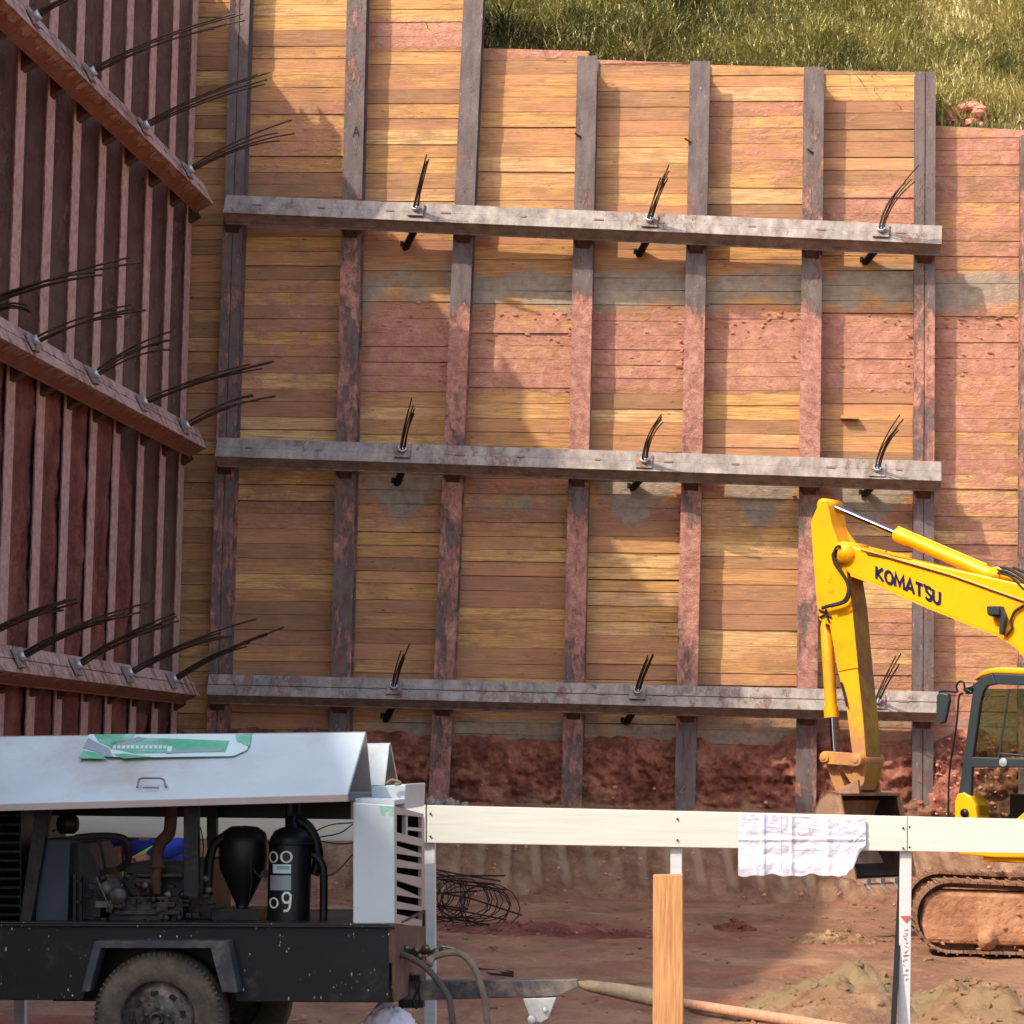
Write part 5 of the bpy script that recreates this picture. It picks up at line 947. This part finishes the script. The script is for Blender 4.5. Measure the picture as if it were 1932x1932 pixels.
xp('window_divider', M['cab_grey'], lambda m: (m.beam(Ec(1760, 1215), Ec(1705, 1585), .014, .02), m.tube(spline([Ec(1612, 1285), Ec(1640, 1270), Ec(1655, 1240), Ec(1636, 1245)]), .006, 5), m.tube([Ec(1712, 1565), Ec(1841, 1575)], .012, 6)), 0, cabo)
xp('door_emblem', M['st_grey'], lambda m: m.lathe(Ec(1728, 1612, LC + .01), Ld, [(.05, 0), (.045, .006), (0, .008)], 16), 0, cabo)
xp('driver_seat', M['seat'], lambda m: (hb(m, .1, .6, .55, 1.05, 1.5, 1.72), m.prism([H(.15, .55, 1.7), H(.05, .55, 2.35), H(-.08, .55, 2.35), H(.0, .55, 1.7)], Ld * .5)), .04, cabo)
xp('control_levers', M['black'], lambda m: (m.tube([H(.95, .55, 1.4), H(.85, .6, 2.0)], .015, 6), m.tube([H(.95, .85, 1.4), H(.9, .85, 1.95), H(.8, .8, 2.0)], .015, 6), hb(m, .75, 1.1, .45, .6, 1.4, 1.85), hb(m, 1.0, 1.25, .6, 1.1, 1.4, 1.5), m.tube(spline([H(1.2, .5, 1.42), H(1.1, .6, 1.8), H(.9, .8, 1.9), H(.8, 1.0, 1.45)]), .012, 6)), 0, cabo)
xp('operator_console', M['black'], lambda m: (hb(m, -.05, .95, .45, .5, 1.4, 1.95), hb(m, .62, 1.3, .95, 1.0, 1.4, 1.72), m.prism([H(.1, .5, 1.4), H(.75, .5, 1.4), H(.7, .5, 1.62), H(.1, .5, 1.7)], Ld * .5)), .02, cabo)
xp('front_fender', M['yellow'], lambda m: m.prism([E(x, y, LC + .02) for x, y in ((1800, 1600), (1801, 1512), (1806, 1498), (1818, 1495), (1832, 1503), (1840, 1520), (1843, 1545), (1850, 1600))], -Ld * .3), .015)
xp('body_side', M['yellow'], lambda m: m.prism([E(x, y, LC + .01) for x, y in ((1800, 1601), (1843, 1575), (1900, 1560), (1940, 1525), (2200, 1500), (2200, 1622), (1880, 1618), (1810, 1612))], -Ld * .12), .015)
xp('fender_slot', M['black'], lambda m: m.lathe(E(1820, 1534, LC + .03), Ld, [(.05, 0), (.05, .012), (0, .013)], 16))
mr = xp('wing_mirror', M['cab_grey'], lambda m: m.prism([Ec(*p, LC + .05) for p in ((1366, 1250), (1385, 1232), (1432, 1240), (1436, 1280), (1412, 1395), (1385, 1408), (1364, 1380))], -Ld * .07), .02)
xp('mirror_arm', M['black'], lambda m: (m.tube(spline([Ec(1560, 1235), Ec(1525, 1215), Ec(1515, 1180), Ec(1490, 1178), Ec(1476, 1205), Ec(1480, 1230), Ec(1420, 1226), Ec(1385, 1230)]), .013, 6), m.prism([Ec(*p) for p in ((1510, 1215), (1560, 1200), (1562, 1240), (1530, 1245))], -Ld * .05)), 0)
xp('grab_rail', M['black'], lambda m: m.tube(spline([Ec(1512, 1240), Ec(1490, 1260), Ec(1478, 1400), Ec(1440, 1660), Ec(1432, 1900)]), .012, 6))
# tracks
def track(yn, lab):
    tr = bpy.data.objects.new('track', None); col.objects.link(tr); tr.parent = X; zt_, x0, x1, r_ = .86, 1.46, 5.75, .37; W = .6
    path = []; zc = .06 + r_
    n = 14
    for k in range(n + 1): a = math.pi / 2 + math.pi * k / n; path.append((x0 + r_ + r_ * math.cos(a), zc + r_ * math.sin(a)))
    m_ = 26
    for k in range(1, m_): path.append((x0 + r_ + (x1 - x0 - 2 * r_) * k / m_, zc - r_))
    for k in range(n + 1): a = -math.pi / 2 + math.pi * k / n; path.append((x1 - r_ + r_ * math.cos(a), zc + r_ * math.sin(a)))
    for k in range(1, m_): path.append((x1 - r_ - (x1 - x0 - 2 * r_) * k / m_, zc + r_ - .03 * math.sin(math.pi * k / m_)))
    mb = MB(); N = len(path)
    for k in range(N):
        (ax_, az), (bx_, bz) = path[k], path[(k + 1) % N]; d = V((bx_ - ax_, 0, bz - az)); L = d.length; d.normalize(); nn = V((d.z, 0, -d.x)); c = V(((ax_ + bx_) / 2, yn + W / 2, (az + bz) / 2)); nn = -nn if (c - V(((x0 + x1) / 2, yn + W / 2, zc))).dot(nn) < 0 else nn
        rm = Matrix((d, V((0, 1, 0)), nn)).transposed(); mb.box(c, (L * .92, W, .028), rm); mb.box(c + nn * .022, (.02, W * .98, .02), rm); mb.box(c - nn * .04, (L * .98, .2, .06), rm)
    mb.build('track_chain', M['track_dark'], tr); mb = MB()
    pr = []
    for x, z in [(x0 + .10, .14), (x0 + .05, .35), (x0 + .09, .62), (x0 + .25, .70), (x1 - .25, .68), (x1 - .08, .5), (x1 - .1, .12)]: pr.append(V((x, yn + .05, z)))
    mb.prism(pr, (0, .5, 0)); mb.build('mud_packed_frame', M['mudpack'], tr, bevel=.05); mb = MB()
    for k in range(6): m2 = MB(); m2.lathe(V((x0 + .75 + .55 * k, yn + .02, .19)), (0, -1, 0), [(0, .03), (.05, .03), (.055, .0), (.11, -.01), (.11, -.1)], 16); m2.build('roller', M['mudpack'], tr)
    mb.lathe(V((x0 + r_, yn + .10, zc)), (0, -1, 0), [(0, .02), (.09, .02), (.1, 0), (.24, -.02), (.24, -.1)], 24); mb.build('idler_wheel', M['mudpack'], tr)
    mb = MB()
    for k in range(90): mb.ico(V((random.uniform(x0 + .1, x1), yn + random.uniform(.03, .1), random.choice((random.uniform(.08, .2), random.uniform(.3, .7))))), random.uniform(.012, .035), 1, (1.3, .6, .8), .3)
    tag(mb.build('caked_mud', M['mudpack'], tr), kind='stuff')
track(29.72, 0); track(31.85, 1)
xp('car_body', M['track_dark'], lambda m: (m.bx(2.6, 4.9, 30.2, 32.0, .45, .78),), .03)
